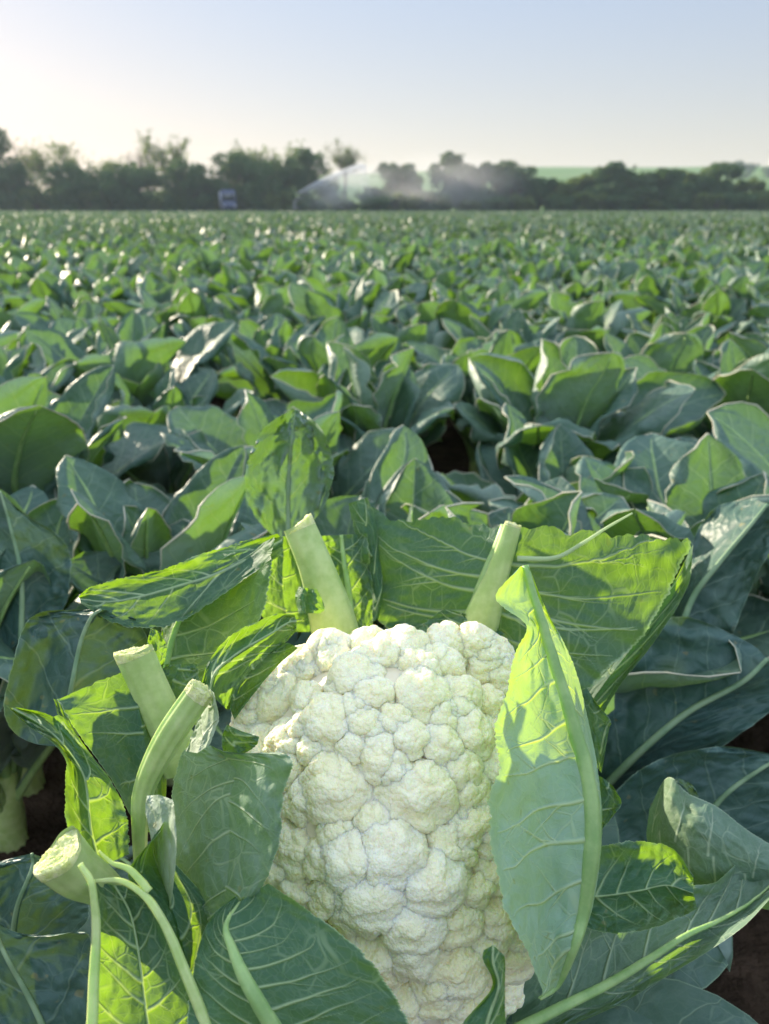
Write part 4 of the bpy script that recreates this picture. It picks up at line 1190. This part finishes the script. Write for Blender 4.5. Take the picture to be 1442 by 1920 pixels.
# dark tree clump on the hill
for k, (px, yt, w, lb) in enumerate([(1372,300,30,'left tree of the small dark clump on the hill crest'), (1392,306,34,'middle tree of the small dark clump on the hill crest'), (1432,310,30,'right tree of the small dark clump on the hill crest, by the mast')]):
    Y = 330
    b = atY(px, 330, Y); hz = float(hillz(np.array([b[0]]), np.array([Y]))[0])
    t = tree(px, yt, w, 'dense', Y, lb, 500 + k)
    topz = atY(px, yt, Y)[2]; s_ = (topz - hz) / topz
    t.location.z = hz; t.scale = (1, 1, s_)

# ------------------------------------------------------------------ farm things at the far edge
M_blue = plain('blue paint', (.045, .065, .14, 1), None, rough=.35)
M_white = plain('white paint', (.42, .45, .52, 1), None, rough=.4)
M_tyre = plain('tyre', (.02, .02, .02, 1), None, rough=.8)
M_glass = plain('window glass', (.02, .03, .04, 1), None, rough=.08, spec=.8)
M_steel = plain('steel', (.35, .36, .37, 1), None, rough=.4, metal=.7)
def box(mb, x0, x1, y0, y1, z0, z1, bev=.05, mi=0, taper=0):
    import bmesh
    bm = bmesh.new(); bmesh.ops.create_cube(bm, size=1)
    for v_ in bm.verts:
        tp_ = taper if v_.co.z > 0 else 0
        v_.co.x = (x0 + x1) / 2 + v_.co.x * (x1 - x0) * (1 - tp_); v_.co.y = (y0 + y1) / 2 + v_.co.y * (y1 - y0) * (1 - tp_); v_.co.z = (z0 + z1) / 2 + v_.co.z * (z1 - z0)
    if bev: bmesh.ops.bevel(bm, geom=bm.edges[:], offset=bev, segments=2, affect='EDGES')
    vs = np.array([x.co[:] for x in bm.verts]); bm.verts.index_update()
    q = [[x.index for x in p.verts] for p in bm.faces if len(p.verts) == 4]; t3 = [[x.index for x in p.verts] for p in bm.faces if len(p.verts) == 3]
    bm.free(); mb.add(vs, q, t3 or None, mi=mi)
vx = atY(428, 389, 99)
van = empty('van', (vx[0], 99, 0), 'small blue van with a pale side parked before the dark trees', 'van', rz=R(14))
mb = MB(); box(mb, -.85, .85, -2.0, 1.4, .45, 2.75, .12, taper=.04); box(mb, -.82, .82, -2.9, -1.9, .45, 1.5, .12, taper=.05); mb.build('body', M_blue, van, origin=(0, 0, 0))
mb = MB(); box(mb, -.93, -.85, -1.9, 1.3, .75, 2.5, .02); mb.build('side_panel', M_white, van, origin=(0, 0, 0))
mb = MB(); box(mb, -.66, .66, -2.10, -2.02, 1.55, 2.3, .02); mb.build('windscreen', M_glass, van, origin=(0, 0, 0))
for sx in (-.8, .8):
    for sy in (-2.2, .8):
        mb = MB(); tube(mb, [(sx - .12, sy, .36), (sx + .12, sy, .36)], [.36, .36], 18); mb.build('wheel', M_tyre, van, origin=(0, 0, 0))
for sx in (-.6, .6):
    mb = MB(); box(mb, sx - .14, sx + .14, -2.96, -2.90, .85, 1.05, .01); mb.build('headlight', M_white, van, origin=(0, 0, 0))

gp = atY(553, 389, 92)
gun = empty('irrigation_gun', (gp[0], 92, 0), 'wheeled irrigation gun throwing a jet of water over the crop', 'sprinkler')
mb = MB(); tube(mb, [(-.7, 0, 0), (-.1, 0, .9)], .03, 6); tube(mb, [(.7, 0, 0), (.1, 0, .9)], .03, 6); tube(mb, [(0, .7, 0), (0, .1, .9)], .03, 6); tube(mb, [(-.7, 0, .3), (.7, 0, .3)], .03, 6); mb.build('stand', M_steel, gun, origin=(0, 0, 0))
mb = MB(); tube(mb, [(0, 0, .2), (0, 0, 1.5)], .06, 10); tube(mb, [(0, 0, 1.45), (.5, -.02, 1.72), (1.0, -.04, 1.98)], [.06, .05, .03], 10); mb.build('barrel', M_steel, gun, origin=(0, 0, 0))
for sx in (-.7, .7):
    mb = MB(); tube(mb, [(sx - .06, 0, .28), (sx + .06, 0, .28)], [.28, .28], 16); mb.build('wheel', M_tyre, gun, origin=(0, 0, 0))

# water thrown by the gun: drops, then the mist that drifts off
def drops_material():
    m, nt, out = new_mat('water drops'); g = NG(nt)
    pr = g.n('ShaderNodeBsdfPrincipled'); pr.inputs['Base Color'].default_value = (.9, .93, .96, 1); pr.inputs['Roughness'].default_value = .25
    tr = g.n('ShaderNodeBsdfTranslucent'); tr.inputs[0].default_value = (.92, .95, .98, 1)
    mx = g.n('ShaderNodeMixShader'); mx.inputs[0].default_value = .5
    g.l(pr.outputs[0], mx.inputs[1]); g.l(tr.outputs[0], mx.inputs[2]); g.l(mx.outputs[0], out.inputs[0]); return m
M_drop = drops_material()
def spray():
    r = np.random.RandomState(77)
    p0 = atY(558, 362, 92); p1 = atY(610, 334, 92); p2 = atY(682, 309, 92); p3 = atY(735, 330, 92)
    n = 13000
    u = r.uniform(0, 1, n) ** 1.1
    path = catmull([p0, p1, p2, p3], u * .68)
    core_ = r.uniform(0, 1, n) < .25
    fall = np.where(core_, np.abs(r.normal(0, .05, n)), r.exponential(.55, n) * u * 1.6)
    path[:, 2] -= fall
    path += r.normal(0, 1, (n, 3)) * np.array([.10, .6, .05]) * (.2 + u[:, None])
    path[:, 0] += fall * .25
    keep = path[:, 2] > .1; path = path[keep]; N = len(path)
    s = .026 * r.uniform(.4, 1.3, N)[:, None, None]
    tet = np.array([[1, 1, 1], [1, -1, -1], [-1, 1, -1], [-1, -1, 1]]) * .6
    V = path[:, None] + tet[None] * s * np.array([1.5, 1, 1])
    F = (np.array([[0, 1, 2], [0, 3, 1], [0, 2, 3], [1, 3, 2]])[None] + (np.arange(N) * 4)[:, None, None]).reshape(-1, 3)
    mb = MB(); mb.add(V.reshape(-1, 3), f3=F)
    o = mb.build('water_jet', M_drop); tag(o, 'white jet of water drops arching from the irrigation gun', 'water jet', None, 'stuff')
spray()
def mist_material(name, dens, col=(.95, .96, 1, 1), nscale=1.2, aniso=.4):
    m, nt, out = new_mat(name); g = NG(nt)
    tc = g.n('ShaderNodeTexCoord').outputs['Object']
    ln = g.n('ShaderNodeVectorMath', operation='LENGTH'); g.l(tc, ln.inputs[0])
    fall = g.maprange(ln.outputs['Value'], .25, 1.0, 1, 0)
    nz = g.maprange(g.noise(tc, nscale, 3, .6), .3, .7, .25, 1.3)
    d = g.math('MULTIPLY', g.math('MULTIPLY', fall, nz), dens)
    pv = g.n('ShaderNodeVolumePrincipled'); pv.inputs['Color'].default_value = col; pv.inputs['Anisotropy'].default_value = aniso
    g.l(d, pv.inputs['Density']); g.l(pv.outputs[0], out.inputs['Volume']); return m
def mist(name, px, py, Y, rx, ry, rz, dens, label, cat, rot=0):
    c = atY(px, py, Y)
    v, f = ICO[5]
    import bmesh
    mb = MB(); mb.add(v * 1.0, f3=f)
    o = mb.build(name, mist_material(name, dens))
    o.location = c; o.scale = (rx, ry, rz); o.rotation_euler = (0, rot, 0)
    tag(o, label, cat, None, 'stuff'); return o
MIST = True
if MIST:
    mist('spray_mist', 655, 352, 92, 6.6, 4.0, 2.5, .12, 'veil of water mist hanging below the jet', 'mist', R(-14))
    mist('drifting_mist', 840, 350, 99, 12, 4.5, 4.6, .07, 'paler mist drifting right across the foot of the trees', 'mist')

# slim mast on the right
mp_ = atY(1430, 389, 330)
mast = empty('mast', (mp_[0], 330, 0), 'thin tall mast on the hill at the right edge', 'mast')
mb = MB(); tube(mb, [(0, 0, 10), (0, 0, atY(1430, 278, 330)[2])], [.28, .16], 8); mb.build('pole', M_steel, mast, origin=(0, 0, 0))
mb = MB(); tube(mb, [(-1.6, 0, atY(1430, 284, 330)[2]), (1.6, 0, atY(1430, 284, 330)[2])], .12, 6); mb.build('crossarm', M_steel, mast, origin=(0, 0, 0))

# ------------------------------------------------------------------ the air
HAZE = True
if HAZE:
    m, nt, out = new_mat('haze air'); g = NG(nt)
    pv = g.n('ShaderNodeVolumePrincipled'); pv.inputs['Color'].default_value = (.68, .84, 1, 1); pv.inputs['Density'].default_value = .0005
    pv.inputs['Anisotropy'].default_value = .2
    g.l(pv.outputs[0], out.inputs['Volume'])
    mb = MB(); box(mb, -950, 950, -60, 950, -1.5, 32, 0)
    h = mb.build('haze', m); tag(h, 'pale air', None, None, 'stuff')
